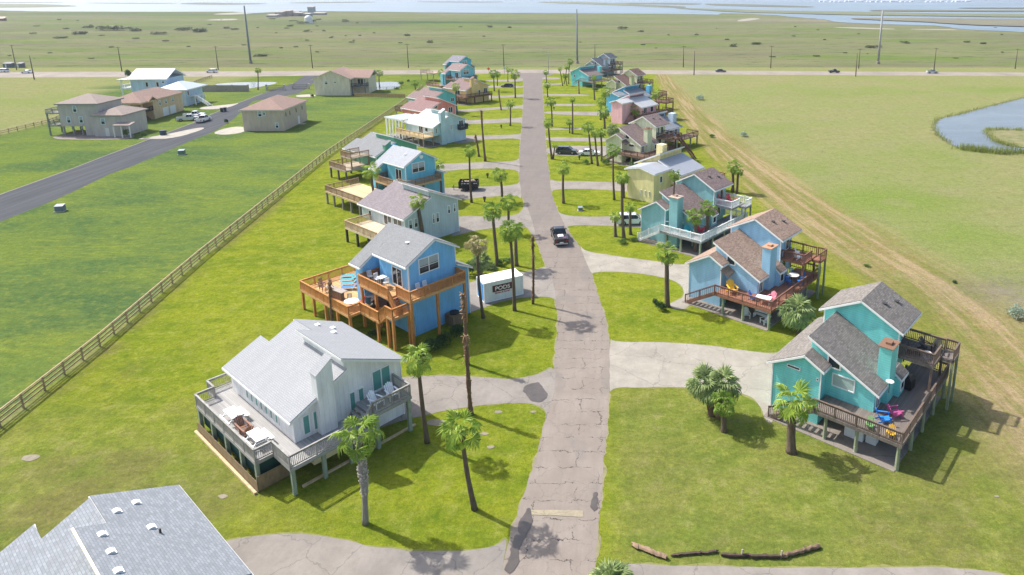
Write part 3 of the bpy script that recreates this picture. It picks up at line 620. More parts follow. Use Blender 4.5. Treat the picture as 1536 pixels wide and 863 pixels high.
def house_A(name, label, o, wall, rm, deckm, rs, posts, ang=-40, winopt=0, group=None, detail=True, kind='lap', lowwall=None, chim=True, stair=False, chim_cap='#7f5f4a', z2rail=None):
    "tall gable tower behind a shed-roofed room and a lower gabled block, on piles with a wrap-around deck"
    H = House(name, label, o, ang, wall, rm, kind=kind, group=group); W = H.walls
    W.pv([(-10.8, 0), (-6.6, 0), (-6.6, 5.32), (-7.95, 6.0), (-10.8, 4.42)], 1.5, 2.9); W.pv([(-10.797, 0), (-7.9, 0), (-7.9, 5.95), (-10.797, 4.42)], 2.9, 11.5)
    W.pv([(-8.05, 2.05), (-2.6, 2.05), (-2.6, 4.22), (-8.05, 7.05)], 2.7, 8.3)
    W.pv([(-9.25, 2.06), (-2.75, 2.06), (-2.75, 7.35), (-6.0, 8.95), (-9.25, 7.3)], 8.2, 9.0)
    W.pv([(-9.25, 2.07), (-3.4, 2.07), (-3.4, 7.65), (-6.0, 8.95), (-9.25, 7.3)], 8.9, 12.6)
    W.box(-6.59, 5.2, 0, -3.6, 12.5, 2.04)
    H.endwalls()
    H.roof([(-11.2, 1.15, 4.25), (-7.95, 1.15, 6.05), (-7.95, 11.6, 6.05), (-11.2, 11.6, 4.25)], [(-7.95, 1.15, 6.05), (-6.25, 1.15, 5.15), (-6.25, 2.69, 5.15), (-7.95, 2.69, 6.05)])
    H.roof([(-8.2, 2.35, 7.2), (-2.2, 2.35, 4.08), (-2.2, 8.18, 4.08), (-8.2, 8.18, 7.2)])
    H.roof([(-9.65, 7.85, 7.15), (-6.0, 7.85, 9.05), (-6.0, 12.95, 9.05), (-9.65, 12.95, 7.15)], [(-6.0, 7.85, 9.05), (-2.35, 7.85, 7.15), (-2.35, 12.95, 7.15), (-6.0, 12.95, 9.05)])
    cx, cy, c0 = (-3.15, 4.5, 2.2) if chim else (-5.6, 1.0, 0.0)
    ch = MB(); ch.box(cx, cy, c0, cx + (1.0 if chim else 1.4), cy + (1.6 if chim else 1.4), 7.2); c = H.part('chimney', ch, H.wm)
    x1, y1 = cx + (1.12 if chim else 1.5), cy + (1.72 if chim else 1.5); cc = MB(); cc.slab([(cx - .12, cy - .12, 7.2), (x1, cy - .12, 7.2), (x1, y1, 7.2), (cx - .12, y1, 7.2)], .06, .06); cc.box(cx + .3, cy + .5, 7.26, cx + .75, cy + 1.1, 7.45); H.part('chimney_cap', cc, plain(chim_cap, .6) if isinstance(chim_cap, str) else chim_cap, c)
    bo = MB(); bo.box(-2.6, 6.11, 2.1, -1.75, 7.6, 4.0); H.part('bay', bo, H.wm); H.roof([(-1.6, 6.11, 3.95), (-1.6, 7.75, 3.95), (-2.3, 7.75, 4.5), (-2.3, 6.11, 4.5)], name='bay_roof')
    # openings
    t = MB(); tri = [(-6.55, 4.95), (-5.5, 4.95), (-5.5, 5.5), (-6.55, 6.12)]
    for p, q in zip(tri, tri[1:] + tri[:1]): t.bar((p[0], 2.66, p[1]), (q[0], 2.66, q[1]), .12, .1)
    tw = H.part('window', t, H.tm); g = MB(); g.prism([(a, 2.69, b) for a, b in tri], [(a, 2.66, b) for a, b in tri]); H.part('pane', g, H.glass, tw)
    H.win('u+', -2.6, 2.95, 3.85, 2.35, 3.95, (('v', .5),))
    H.win('u+', -3.4, 9.3, 10.3, 4.85, 6.8, (('v', .5),)); H.win('u+', -3.4, 10.9, 11.8, 4.85, 6.8); H.win('u+', -3.4, 9.3, 11.2, 2.35, 4.2, (('v', .5),), name='sliding_door')
    H.win('u+', -1.75, 6.4, 7.3, 2.7, 3.7)
    if winopt == 1:
        H.win('v-', 1.5, -9.55, -8.35, 4.3, 4.6, (), fw=.07); H.win('v-', 2.7, -6.1, -4.2, 3.35, 4.5, (), g=plain('#a9bdb4', .35))
    if winopt == 2:
        pr = MB(); pr.slab([(-6.62, 1.4, 4.55), (-5.5, 1.4, 4.0), (-5.5, 2.7, 4.3), (-6.62, 2.7, 4.85)], .12, .0); H.part('porch_roof', pr, rm)
    H.trimbars([((-10.82, 1.48, 0), (-10.82, 1.48, 4.4)), ((-6.58, 1.48, 2.3), (-6.58, 1.48, 5.2)), ((-2.73, 8.18, 4.4), (-2.73, 8.18, 7.2)), ((-9.27, 8.18, 5.2), (-9.27, 8.18, 7.1))], .10)
    if detail: vents(H, 'roof_vent', [(-4.7, 9.9, 8.37), (-4.2, 11.6, 8.11)], M_DARKV)
    # decks
    H.deck([(-6.45, -.1, .5, 2.69), (-2.6, 2.69, .5, 12.6)], 2.3, deckm); H.deck([(-3.39, 9.01, -2.7, 12.0), (-2.7, 8.5, .12, 12.0)], 4.8, deckm); H.deck([(.12, 10.6, 1.15, 12.4)], 4.7, deckm)
    H.rail([(-6.4, -.04), (.45, -.04), (.45, 12.55), (-3.3, 12.55)], 2.3, rs)
    H.rail([(-2.7, 8.55), (.06, 8.55), (.06, 10.6)], 4.8, rs); H.rail([(.12, 12.35), (1.1, 12.35), (1.1, 10.65)], 4.7, rs); H.rail([(-3.3, 11.95), (.06, 11.95)], 4.8, rs)
    H.stairs((-6.4, .35, 2.3), (-10.2, .35, 0.05), .95, rs['m']); H.rail([(-6.4, -.12, 2.3), (-10.2, -.12, .05)], 0, rs)
    if stair: H.stairs((1.15, 11.5, 4.7), (5.2, 11.5, .8), .9, rs['m']); H.rail([(1.15, 11.05, 4.7), (5.2, 11.05, .8)], 0, rs)
    for (u, v) in ((.25, .1), (-2.9, .15), (-5.4, .15), (.3, 3.2), (.3, 6.2), (.3, 9.2), (.3, 12.4), (-2.9, 3.0), (-2.9, 12.3)): H.post(u, v, 0, 2.02, .30, posts, rnd=True)
    for (u, v) in ((-.05, 8.65), (-.05, 11.8)): H.post(u, v, 2.3, 4.52, .2, rs['m'])
    for (u, v) in ((1.05, 12.3), (1.05, 10.7)): H.post(u, v, 0, 4.42, .2, posts)
    sl_ = MB(); sl_.box(-10.6, -.3, -.05, .2, 1.49, .05); sl_.box(-6.58, 1.49, -.05, .2, 12.4, .05); H.part('slab', sl_, M_SLAB)
    return H

def house_B(name, label, o, ang, wall, rm, floor=2.3, lowv=5.0, chim=False, kind='groove', wins=(), group=None, u0=-13.5, roofwing=True, glassm=None, uw=-2.5, cl_m=None, vent=True, skip_low=False, fw_dz=0.0):
    "salt-box roof with a clerestory along the ridge; u runs along the ridge, the low eave faces -v"
    H = House(name, label, o, ang, wall, rm, kind=kind, group=group); W = H.walls
    W.pu([(1.7, floor), (6.02, floor), (6.02, 6.4), (1.7, 4.4)], u0 + 1.25, uw); W.pu([(1.703, floor), (4.4, floor), (4.4, 5.65), (1.703, 4.4)], u0, u0 + 1.3); W.pu([(6.0, floor - .003), (10.9, floor - .003), (10.9, 5.1), (6.0, 7.25)], u0 + 4.5, uw - .003)
    W.pu([(5.9, floor + .003), (10.9, floor + .003), (10.9, 5.05), (7.0, 6.8), (5.9, 6.45)], u0 + 1.2, u0 + 4.6)
    if not skip_low: W.pu([(lowv, 0), (10.88, 0), (10.88, floor + .1), (lowv, floor + .1)], u0 + 1.3, uw - .006)
    H.endwalls()
    sl_ = .47
    f = lambda v: 4.55 + sl_ * (v - 1.7)
    a, b = u0 - .45, uw + .4
    H.roof([(a, 1.3, f(1.3)), (b, 1.3, f(1.3)), (b, 6.0, f(6.0)), (u0 + 4.5, 6.0, f(6.0)), (u0 + 4.5, 6.95, f(6.95)), (u0 + 1.2, 6.95, f(6.95)), (u0 + 1.2, 4.6, f(4.6)), (a, 4.6, f(4.6))])
    H.roof([(u0 + 4.2, 5.65, 7.62), (b, 5.65, 7.62), (b, 11.3, 5.05), (u0 + 1.0, 11.3, 5.05), (u0 + 1.0, 6.98, 7.015), (u0 + 4.2, 6.98, 7.015)])
    if cl_m: c = MB(); c.box(u0 + 4.6, 5.98, 6.75, uw - .1, 6.01, 7.2); H.part('clerestory', c, cl_m)
    if chim:
        y0, y1 = 3.45, 4.75; x1 = uw + .65
        ch = MB(); ch.prism([(uw - .25, y0, chim[0]), (x1, y0, chim[0]), (x1, y1, chim[0]), (uw - .25, y1, chim[0])], [(uw - .25, y0, chim[1]), (x1, y0, chim[1]), (x1, y1, chim[1] + chim[2]), (uw - .25, y1, chim[1] + chim[2])])
        c = H.part('chimney', ch, H.wm); cc = MB(); g_ = .1 * chim[2] / (y1 - y0); cc.slab([(uw - .31, y0 - .06, chim[1] - g_), (x1 + .06, y0 - .06, chim[1] - g_), (x1 + .06, y1 + .06, chim[1] + chim[2] + g_), (uw - .31, y1 + .06, chim[1] + chim[2] + g_)], .03, .05); H.part('chimney_cap', cc, rm, c)
    for wn_ in wins: H.win(*wn_[:6], *(wn_[6:] if len(wn_) > 6 else ()), g=glassm)
    H.trimbars([((uw, 1.72, floor), (uw, 1.72, 4.3)), ((uw, 10.88, 0 if not skip_low else floor), (uw, 10.88, 5.0))], .10)
    if vent: vents(H, 'roof_vent', [(u0 + 2.6, 8.2, 6.46), (u0 + 3.3, 9.2, 6.0), (u0 + 4.6, 8.6, 6.28)], M_VENTW)
    return H

def house_C(name, label, o, wall, rm, deckm, rs, posts, ang=-40, kind='groove', left=True, group=None, glassm=None, upper=True, wcirc=False, catslide=True):
    "two-storey gable that faces the street (+u), a long rear slope and an upper balcony"
    H = House(name, label, o, ang, wall, rm, kind=kind, group=group); W = H.walls
    if glassm: H.glass = glassm
    W.pu([(1.1, 2.2), (7.0, 2.2), (7.0, 8.5), (4.3, 9.95), (1.1, 8.25)], -6.6, -1.3); W.pu([(6.9, 0), (8.6, 0), (8.6, 5.55), (6.9, 6.3)], -9.2, -1.303); W.pu([(1.5, 0), (7.0, 0), (7.0, 2.3), (1.5, 2.3)], -6.4, -1.306)
    if left: W.pu([(-.3, 2.2), (7.0, 2.2), (7.0, 8.3), (4.3, 9.6), (-.3, 6.9)], -9.1, -7.65); W.pu([(2.5, 2.203), (6.9, 2.203), (6.9, 8.25), (4.3, 9.55), (2.5, 8.5)], -7.7, -6.5)
    H.endwalls()
    H.roof([(-6.9, .6, 8.05), (-.95, .6, 8.05), (-.95, 4.3, 10.05), (-6.9, 4.3, 10.05)], [(-.95, 4.3, 10.05), (-.95, 7.35, 8.35), (-6.9, 7.35, 8.35), (-6.9, 4.3, 10.05)])
    if left: H.roof([(-9.4, -.8, 6.75), (-7.35, -.8, 6.75), (-7.35, 2.2, 8.632), (-6.9, 2.2, 8.632), (-6.9, 4.3, 9.95), (-9.4, 4.3, 9.95)], [(-9.4, 4.3, 9.95), (-6.9, 4.3, 9.95), (-6.9, 7.3, 8.3), (-9.4, 7.3, 8.3)])
    H.roof([(-9.4, 7.02, 6.45), (-.95, 7.02, 6.45), (-.95, 8.95, 5.5), (-9.4, 8.95, 5.5)])
    H.win('u+', -1.3, 2.35, 4.85, 6.6, 8.3, (('v', .5), ('h', .45))); H.win('v-', 1.1, -4.2, -2.4, 5.3, 7.3, (('v', .5),), name='sliding_door')
    H.trimbars([((-1.3, 1.1, 5.2), (-1.3, 1.1, 8.1)), ((-1.3, 8.6, 0), (-1.3, 8.6, 5.4)), ((-1.3, 7.0, 6.5), (-1.3, 7.0, 8.3))], .12)
    if wcirc:
        c = MB(); c.tube([(-1.32, 4.3, 9.1), (-1.2, 4.3, 9.1)], [.32, .32], 14); H.part('gable_vent', c, H.tm)
    vents(H, 'roof_vent', [(-3.8, 2.9, 9.3)], M_VENTW)
    if upper:
        H.deck([(-7.55, -.95, -2.0, 1.09), (-2.0, 0, .45, 1.09), (-1.29, 1.09, .45, 6.95), (-7.55, 1.09, -6.62, 2.45)], 5.0, deckm)
        H.rail([(-7.5, 2.4), (-7.5, -.9), (-2.05, -.9)], 5.0, rs); H.rail([(-2.0, .04), (.4, .04), (.4, 6.9), (-1.25, 6.9)], 5.0, rs)
        for (u, v) in ((.3, .15), (.3, 3.3), (.3, 6.8), (-7.3, -.75), (-4.6, -.75)): H.post(u, v, 0, 4.72, .26, posts)
    return H
# ------------------------------------------------------------------ the houses along the street
def rs(c, **k): d = dict(m=timber(c)); d.update(k); return d
HS = {}
BRN = shingle('#86807a'); TANR = shingle('#a58d7c'); MAUV = shingle('#8b7a76'); GREYR = shingle('#8f9192', .12); PALE = shingle('#a9abad', .05); BLUEG = shingle('#989da2', .2); DGREY = shingle('#5d646c', .25)
H = HS['R1'] = house_A('stilt_house', 'turquoise lap-sided stilt house with dark weathered deck, nearest on the right', (21.45, 44.6), '#80dcd6', BRN, planks('#7d736b'), rs('#6d5d52', pk=.15, pw=.045), M_PILE, winopt=1)
H.win('v-', 1.5, -6.95, -6.75, 4.0, 4.25, fw=.05, name='wall_lamp')
H = HS['R2'] = house_A('stilt_house', 'light blue lap-sided stilt house with red-brown deck and chimney', (16.83, 66.5), '#a0cfea', TANR, planks('#99674f'), rs('#7a5446', pk=.24, pw=.03, post=1.7), M_PILE, winopt=2, chim_cap='#b58a6c')
H = HS['R3'] = house_A('stilt_house', 'teal stilt house with white deck railings behind the light blue one', (12.19, 86.86), '#8abfc0', MAUV, planks('#8f9090'), rs('#e6e8e8', pk=.15, pw=.05, ball=True), M_PILE, chim=False, chim_cap='#b7a08e')
H.trimbars([((-6.6, 1.46, 1.9), (-4.2, 2.66, 1.9)), ((-6.6, 1.46, 3.3), (-4.2, 2.66, 3.3))])
H = HS['R5'] = house_A('stilt_house', 'pale lime-green stilt house with dark brown balcony and stair', (6.98, 134.4), '#e0e5c2', MAUV, planks('#7d6152'), rs('#5d4338', pk=.2, pw=.04), M_PILE, winopt=2, stair=True)
H.win('v-', 2.7, -5.6, -4.2, 3.4, 4.0, fw=.06)
H = HS['R8'] = house_A('stilt_house', 'pale yellow-green house with brown roof, third from the highway on the right', (6.72, 225.3), '#d4d8a6', shingle('#7b635c'), planks('#7d6152'), rs('#5d4338', pk=.3, pw=.05), M_PILE)
H = HS['R10'] = house_A('stilt_house', 'slate blue-grey house with dark roof, last before the highway on the right', (-2.37, 287.5), '#9db0bd', DGREY, planks('#6d5a50'), rs('#5b4238', pk=.3, pw=.05), M_PILE)

def decks_B(H, dm, st, posts, rects, rails, pst, z=2.3):
    H.deck(rects, z, dm)
    for r in rails: H.rail(r, z, st)
    for u, v in pst: H.post(u, v, 0, z - .28, .26, posts)
GW = [('v-', 1.7, -10.6 + .85 * i, -10.05 + .85 * i, 2.75, 3.95) for i in range(6)]
BL = plain('#5f9a92', .35)
M_GDECK = planks('#a3a19e', .14, 1); M_GREYWOOD = timber('#9a9791')
H = HS['L1'] = house_B('stilt_house', 'white house with pale saltbox roof and grey wraparound deck, nearest on the left', (-22.46, 41.6), -40, '#ececea', PALE, lowv=7.0, chim=(2.2, 7.3, .9), wins=GW + [('v-', 1.7, -5.45, -4.9, 2.75, 3.95), ('u+', -2.5, 2.35, 2.95, 2.55, 4.2), ('u+', -2.5, 3.15, 3.75, 2.55, 4.2), ('u+', -2.5, 6.15, 6.7, 2.6, 4.3), ('u+', -2.5, 6.9, 7.45, 2.6, 4.3), ('u+', -2.5, 8.2, 9.9, 3.35, 5.2, (('v', .5),))], glassm=BL)
GST = dict(m=M_GREYWOOD, pk=.13, pw=.05, pt=.03)
decks_B(H, M_GDECK, GST, timber('#8f9a88'), [(-13.4, -1.2, -2.6, 1.7), (-14.8, .2, -13.4, 3.2), (-2.6, .1, .05, 6.6)], [[(-14.75, 3.1), (-14.75, .25), (-13.35, .25), (-13.35, -1.15), (-2.62, -1.15), (-2.62, .12), (-.02, .12), (-.02, 6.0)]], [(-.15, .3), (-.15, 2.6), (-.15, 4.7), (-13.2, -1.05), (-10.6, -1.05), (-8, -1.05), (-5.3, -1.05), (-2.75, -1.05)])
H.deck([(-2.5, 6.61, .1, 10.1)], 3.2, M_GDECK); H.rail([(-.02, 6.0, 2.3), (-.02, 6.7, 3.2)], 0, GST); H.rail([(-.02, 6.7), (-.02, 10.05), (-2.4, 10.05)], 3.2, GST); H.stairs((-1.2, 6.7, 3.2), (-1.2, 5.6, 2.35), 2.0, M_GREYWOOD)
for u, v in ((-.15, 7.0), (-.15, 9.9)): H.post(u, v, 0, 2.9, .28, timber('#8f9a88'))
sk = MB()
for i in range(76): u = -13.3 + i * .145; sk.box(u, -1.36, 0.05, u + .13, -1.33, .95 + R.uniform(-.03, .03))
for i in range(18): v = -1.3 + i * .145; sk.box(-2.42, v, .05, -2.39, v + .13, 1.25)
H.part('skirt_fence', sk, timber('#8f7a5e')); sc_ = MB(); sc_.box(-13.2, -.85, .5, -2.9, -.8, 2.0); sc_.box(-2.95, -.8, .5, -2.9, 1.4, 2.0); H.part('shade_screen', sc_, plain('#1f4a44', .8))
cb = MB(); cb.box(-2.1, 2.2, .9, -.9, 4.1, 1.95); H.part('storage_box', cb, plain('#d8c9a4', .6)); sb = MB(); sb.box(-13.4, -1.62, 0, -2.3, -1.42, .16); sb.box(-.55, 1.0, 0, -.35, 10.6, .14); H.part('border_timber', sb, timber('#c0a983'))
HS['L0'] = H = house_B('beach_house', 'grey-blue shingled roof with white hood vents at the lower left', (-24.45, 19.96), -40, '#c9ccd0', BLUEG, lowv=2.0, vent=False)
t = MB(); t.bar((-9.3, 5.55, 7.70), (-2.1, 5.55, 7.70), .12, .12); H.part('ridge_cap', t, plain('#d6ccb4'))
def on_plane(H, px, py, f):
    z = 6.0
    for _ in range(30):
        p = G(px, py, z); d = p - H.o; c, n = cos(H.a), sin(H.a); u, v = d.x * c + d.y * n, -d.x * n + d.y * c; z = .5 * z + .5 * f(v)
    return u, v, z
for px, py, s in ((203, 756, 1), (174, 769, 1), (226, 793, 1), (152, 804, 1), (165, 830, 1), (176, 859, 1), (241, 801, .3)):
    u, v, z = on_plane(H, px, py, lambda v: 7.62 - .455 * (v - 5.65) if v > 5.65 else 7.62); b = MB()
    if s == 1:
        n = 10; pr = [(.21 * cos(pi * i / n), .21 * sin(pi * i / n)) for i in range(n + 1)]
        b.pu([(v + a, z + .02 + .75 * q) for a, q in pr], u - .2, u + .2); b.box(u - .24, v - .25, z - .14, u + .24, v + .26, z + .02)
        H.part('roof_vent', b, M_VENTW)
    else: b.lathe([(.06, -.1), (.06, .35)], 8, (u, v, z)); H.part('vent_pipe', b, M_DARKV)

ORG = timber('#bb7f45'); ORGD = planks('#d6a36c', .14, 1)
OST = dict(m=ORG, pk=.11, pw=.07, pt=.025, post=1.7, cap=.16)
H = HS['L2'] = house_C('stilt_house', 'bright blue house with orange-brown two-level sun deck', (-20.0, 63.0), '#79bdee', GREYR, ORGD, OST, ORG)
H.deck([(-16.5, -3.1, -9.15, 3.7), (-9.15, -3.1, -6.2, -.32), (-6.2, -1.75, -2.7, 1.5)], 2.5, ORGD); H.deck([(-1.6, -1.65, -.35, .6)], 3.5, ORGD)
H.rail([(-9.2, 3.6), (-16.4, 3.6), (-16.4, -3.05), (-6.25, -3.05), (-6.25, -1.7), (-2.8, -1.7)], 2.5, OST); H.rail([(-1.6, -1.6), (-.4, -1.6), (-.4, .6)], 3.5, OST); H.rail([(-2.8, -1.7, 2.5), (-1.65, -1.6, 3.5)], 0, OST)
H.stairs((-2.0, -.45, 5.0), (-.75, -.45, 3.5), .9, ORG, 8); H.rail([(-2.0, -.93, 5.0), (-.75, -.93, 3.5)], 0, dict(OST, post=3)); H.stairs((-1.6, -1.2, 3.5), (-2.7, -1.2, 2.5), .9, ORG)
for u, v in ((-16.3, -2.95), (-13.8, -2.95), (-11.2, -2.95), (-8.7, -2.95), (-6.3, -2.9), (-16.3, 3.4), (-16.3, .5), (-3.2, -1.6), (-6.0, .4)): H.post(u, v, 0, 2.22, .25, ORG)
for u, v in ((-1.5, -1.5), (-.5, -1.5), (-.45, .3)): H.post(u, v, 0, 3.22, .25, ORG)
br = MB(); br.bar((-3.0, -2.2, 2.6), (-6.0, .4, .6), .1); H.part('brace', br, ORG)
TAN = timber('#b59a78'); TAND = planks('#d2b98c', .14, 1); TST = dict(m=TAN, pk=.13, pw=.07, pt=.025, post=1.7)
H = HS['L3'] = house_B('beach_house', 'pale grey-blue house with mauve-grey roof and small tan deck', (-27.46, 87.24), -40, '#bccace', shingle('#90888a', .2), lowv=1.75, wins=[('v-', 1.7, -7.6, -5.6, 2.5, 4.2, (('v', .5),)), ('v-', 1.7, -5.2, -3.0, 2.5, 4.2, (('v', .5),)), ('v-', 1.7, -11.6, -10.8, 3.0, 3.8), ('u+', -2.5, 2.3, 2.95, 2.6, 4.0, (('h', .5),)), ('u+', -2.5, 3.2, 3.85, 2.6, 4.0, (('h', .5),)), ('u+', -2.5, 6.3, 6.7, 2.4, 3.9, (('h', .5),)), ('u+', -2.5, 6.9, 7.5, 2.4, 3.9, (('h', .5),)), ('u+', -2.5, 9.0, 9.5, 3.2, 4.5, (('h', .5),)), ('u+', -2.5, 10.05, 10.5, 3.2, 4.5, (('h', .5),))], vent=False)
decks_B(H, planks('#d8c6a6', .14, 1), TST, plain('#2e2b29', .8), [(-11.3, -2.4, -3.0, 1.7)], [[(-11.2, 1.6), (-11.2, -2.35), (-3.0, -2.35)]], [(-11.1, -2.25), (-8.3, -2.25), (-5.4, -2.25), (-3.1, -2.25)])
WTAN = timber('#8f745a'); WST = dict(m=WTAN, pk=.16, pw=.08, pt=.03, post=1.7)
H = HS['L4'] = house_C('stilt_house', 'teal-blue gabled house with white-grey roof and broad yellow deck', (-33.2, 107.6), '#6cbfd6', shingle('#aeb1b6', .14), planks('#c9ad80', .14, 1), WST, timber('#5d5048'), wcirc=True)
H.e.location.z = -1.1
H.deck([(-13.3, -6.9, -.5, -.55)], 3.4, TAND); H.rail([(-13.2, -.7), (-13.2, -6.8), (-.6, -6.8), (-.6, -.7)], 3.4, WST)
for u, v in ((-13.1, -6.7), (-10.8, -6.7), (-8, -6.7), (-5.4, -6.7), (-2.8, -6.7), (-.8, -6.7), (-13.1, -.9), (-7, -.9)): H.post(u, v, .9, 3.12, .26, timber('#7f7a70'))
H.stairs((-1.6, -.5, 5.0), (-1.6, -3.2, 3.4), 1.0, timber('#d9b478'))
H = HS['L4b'] = house_B('beach_house', 'green-walled house with grey roof, blue chimney and roof-top lookout', (-43.57, 124.1), -40, '#62ab8b', GREYR, lowv=3.0, chim=(2.2, 6.3, .7), vent=False, wins=[('u+', -2.5, 2.3, 3.3, 2.6, 4.0)])
cw = MB(); cw.box(-2.56, 4.15, 2.3, -1.7, 5.95, 6.2); H.part('chimney_facing', cw, siding('#4a9fc4'))
wg = MB(); wg.box(-17.2, 5.0, 0, -13.4, 9.0, 3.6); H.part('wing', wg, siding('#8fb4c8')); H.roof([(-17.5, 4.7, 3.6), (-13.4, 4.7, 3.6), (-13.4, 9.3, 4.9), (-17.5, 9.3, 4.9)], name='wing_roof')
decks_B(H, planks('#b0a08a', .14, 1), WST, timber('#5d5048'), [(-10.2, -3.8, -4.2, 1.7)], [[(-10.1, 1.6), (-10.1, -3.7), (-4.3, -3.7)]], [(-10, -3.6), (-7.2, -3.6), (-4.4, -3.6), (-10, .5)])
H.deck([(-7.8, -2.6, -4.1, 1.4)], 4.5, planks('#b8a993', .14, 1), .2, 'lookout_deck'); H.rail([(-7.7, 1.3), (-7.7, -2.5), (-4.2, -2.5), (-4.2, 1.3)], 4.5, WST)
for u, v in ((-7.6, -2.4), (-4.3, -2.4), (-4.3, 1.2), (-7.6, 1.2)): H.post(u, v, 2.3, 4.3, .2, WTAN)
H = HS['L5'] = house_B('beach_house', 'pale ice-blue house with white roof, pergola and light wood deck', (-39.68, 152.7), -40, '#b9d4dc', metalroof('#bcc3c6'), lowv=4.0, chim=(0, 7.6, .75), vent=False, wins=[('u+', -2.5, 2.3, 2.7, 2.8, 4.1), ('u+', -2.5, 3.3, 3.7, 2.8, 4.1), ('u+', -2.5, 6.5, 6.85, 3.0, 4.4), ('u+', -2.5, 7.1, 7.4, 3.0, 4.4), ('u+', -2.5, 9.0, 10.3, 3.4, 5.0, (('v', .5),)), ('v-', 1.7, -8.2, -6.6, 2.4, 4.2, (('v', .5),)), ('v-', 1.7, -5.8, -4.6, 3.0, 4.0)])
PST = dict(m=timber('#cfae80'), pk=.18, pw=.06, pt=.03, post=1.8)
decks_B(H, planks('#dcc49a', .14, 1), PST, timber('#7d766c'), [(-13.5, -1.1, -2.6, 1.7)], [[(-13.5, .9), (-13.5, -1.05), (-2.65, -1.05), (-2.65, 1.6)]], [(-12, -.95), (-9.5, -.95), (-7, -.95), (-4.8, -.95), (-2.8, -.95), (-2.8, 1.6)])
H.deck([(-2.49, 8.6, -1.4, 10.9)], 3.1, timber('#33373c')); H.rail([(-2.45, 8.65), (-1.45, 8.65), (-1.45, 10.85), (-2.45, 10.85)], 3.1, dict(m=timber('#3a3f45'), pk=.12, pw=.07, pt=.03))
pg = MB()
for i in range(6):
    for v in (.7, 6.5): pg.box(-20.5 + i * 1.35, v - .12, 0, -20.26 + i * 1.35, v + .12, 4.6)
for v in (.7, 2.6, 4.5, 6.5): pg.box(-20.8, v - .08, 4.6, -13.3, v + .08, 4.85)
for i in range(16): pg.box(-20.6 + i * .48, .3, 4.85, -20.5 + i * .48, 6.9, 5.05)
H.part('pergola', pg, plain('#eceeee', .5)); sb = MB(); sb.box(-21, .3, 0, -13.5, 7, .35); sb.box(-13, -1.2, -.02, -1.6, 4.0, .06); H.part('slab', sb, M_SLAB)
H = HS['L6'] = house_B('beach_house', 'coral-pink house with mauve roof behind the ice-blue one', (-46.6, 173.6), -40, '#e58c7e', shingle('#977a77', .2), lowv=3.0, chim=False, vent=False, wins=[('u+', -2.5, 8.6, 10.0, 3.2, 4.8, (('v', .5),)), ('u+', -2.5, 4.0, 5.2, 5.0, 5.9)])
H.deck([(-16, 1.0, -13.6, 5.0)], 3.6, planks('#7a5a4a')); H.rail([(-13.6, 1.0), (-16, 1.0), (-16, 5)], 3.6, rs('#5d4338', pk=.3)); H.post(-15.8, 1.2, 0, 3.3, .25, M_PILE)
H = HS['L6b'] = house_B('beach_house', 'turquoise house with brown roof between coral and yellow houses', (-50.4, 192.6), -40, '#62c6cb', shingle('#8f7c78', .2), lowv=3.0, vent=False, wins=[('u+', -2.5, 8.8, 10.0, 3.2, 4.4, (('v', .5),))])
H = HS['L7'] = house_B('beach_house', 'yellow-tan house with brown roof and dark curved balcony rail', (-44.5, 214.0), -40, '#e4c683', shingle('#8d7876', .2), lowv=3.9, chim=(2.2, 7.9, .6), vent=False, wins=[('v-', 1.7, -8.0, -5.6, 2.5, 4.1, (('v', .5),)), ('v-', 1.7, -12.4, -11.8, 3.1, 3.9), ('u+', -2.5, 6.6, 7.5, 2.6, 4.0), ('u+', -2.5, 8.8, 10.3, 2.6, 4.4, (('v', .5),))])
decks_B(H, planks('#7a5647'), rs('#5d4034', pk=.3, pw=.06), timber('#5d4034'), [(-13.5, -.4, -1.0, 1.7), (-2.5, 1.7, -1.0, 11.3)], [[(-13.4, -.35), (-2.2, -.35), (-1.05, .6), (-1.05, 11.2)]], [(-13, -.2), (-10, -.2), (-7, -.2), (-4, -.2), (-1.2, .6), (-1.2, 4), (-1.2, 7.6), (-1.2, 11)])
sb = MB(); sb.box(-13.5, -.6, -.02, -1, 4, .06); H.part('slab', sb, M_SLAB)
H.deck([(-17.5, 2, -13.6, 9)], 2.9, planks('#8a6550')); H.rail([(-13.7, 2.0), (-17.4, 2.0), (-17.4, 9)], 2.9, rs('#6a4638', pk=.3))
H = HS['L8'] = house_C('beach_house', 'sky-turquoise house with mauve roof behind the yellow one', (-51.6, 238.5), '#7accde', shingle('#94827f', .2), planks('#9a7a66'), rs('#6d4c3d', pk=.3, pw=.06), timber('#6d4c3d'))
ch = MB(); ch.box(-10.6, -.6, 0, -9.2, .8, 6.4); H.part('chimney', ch, siding('#7ccbd6'))
H.deck([(-15.5, -3.5, -7.7, 1)], 2.5, planks('#94725c')); H.rail([(-15.4, 1), (-15.4, -3.4), (-7.8, -3.4)], 2.5, rs('#6d4c3d', pk=.3, pw=.06))
H = HS['L9'] = house_C('beach_house', 'deep turquoise house with grey roof, last before the highway on the left', (-58.6, 270.0), '#4cbcd4', shingle('#8b8890', .2), planks('#9a7a66'), rs('#6d4c3d', pk=.3, pw=.06), timber('#6d4c3d'))
H.deck([(-18.5, -5.5, -9.8, -1)], 3.3, planks('#b09a88')); H.rail([(-18.4, -1), (-18.4, -5.4), (-9.9, -5.4)], 3.3, rs('#a08a78', pk=.3, pw=.06))
for u, v in ((-18.3, -5.3), (-14, -5.3), (-10, -5.3)): H.post(u, v, 0, 3.0, .25, M_PILE)

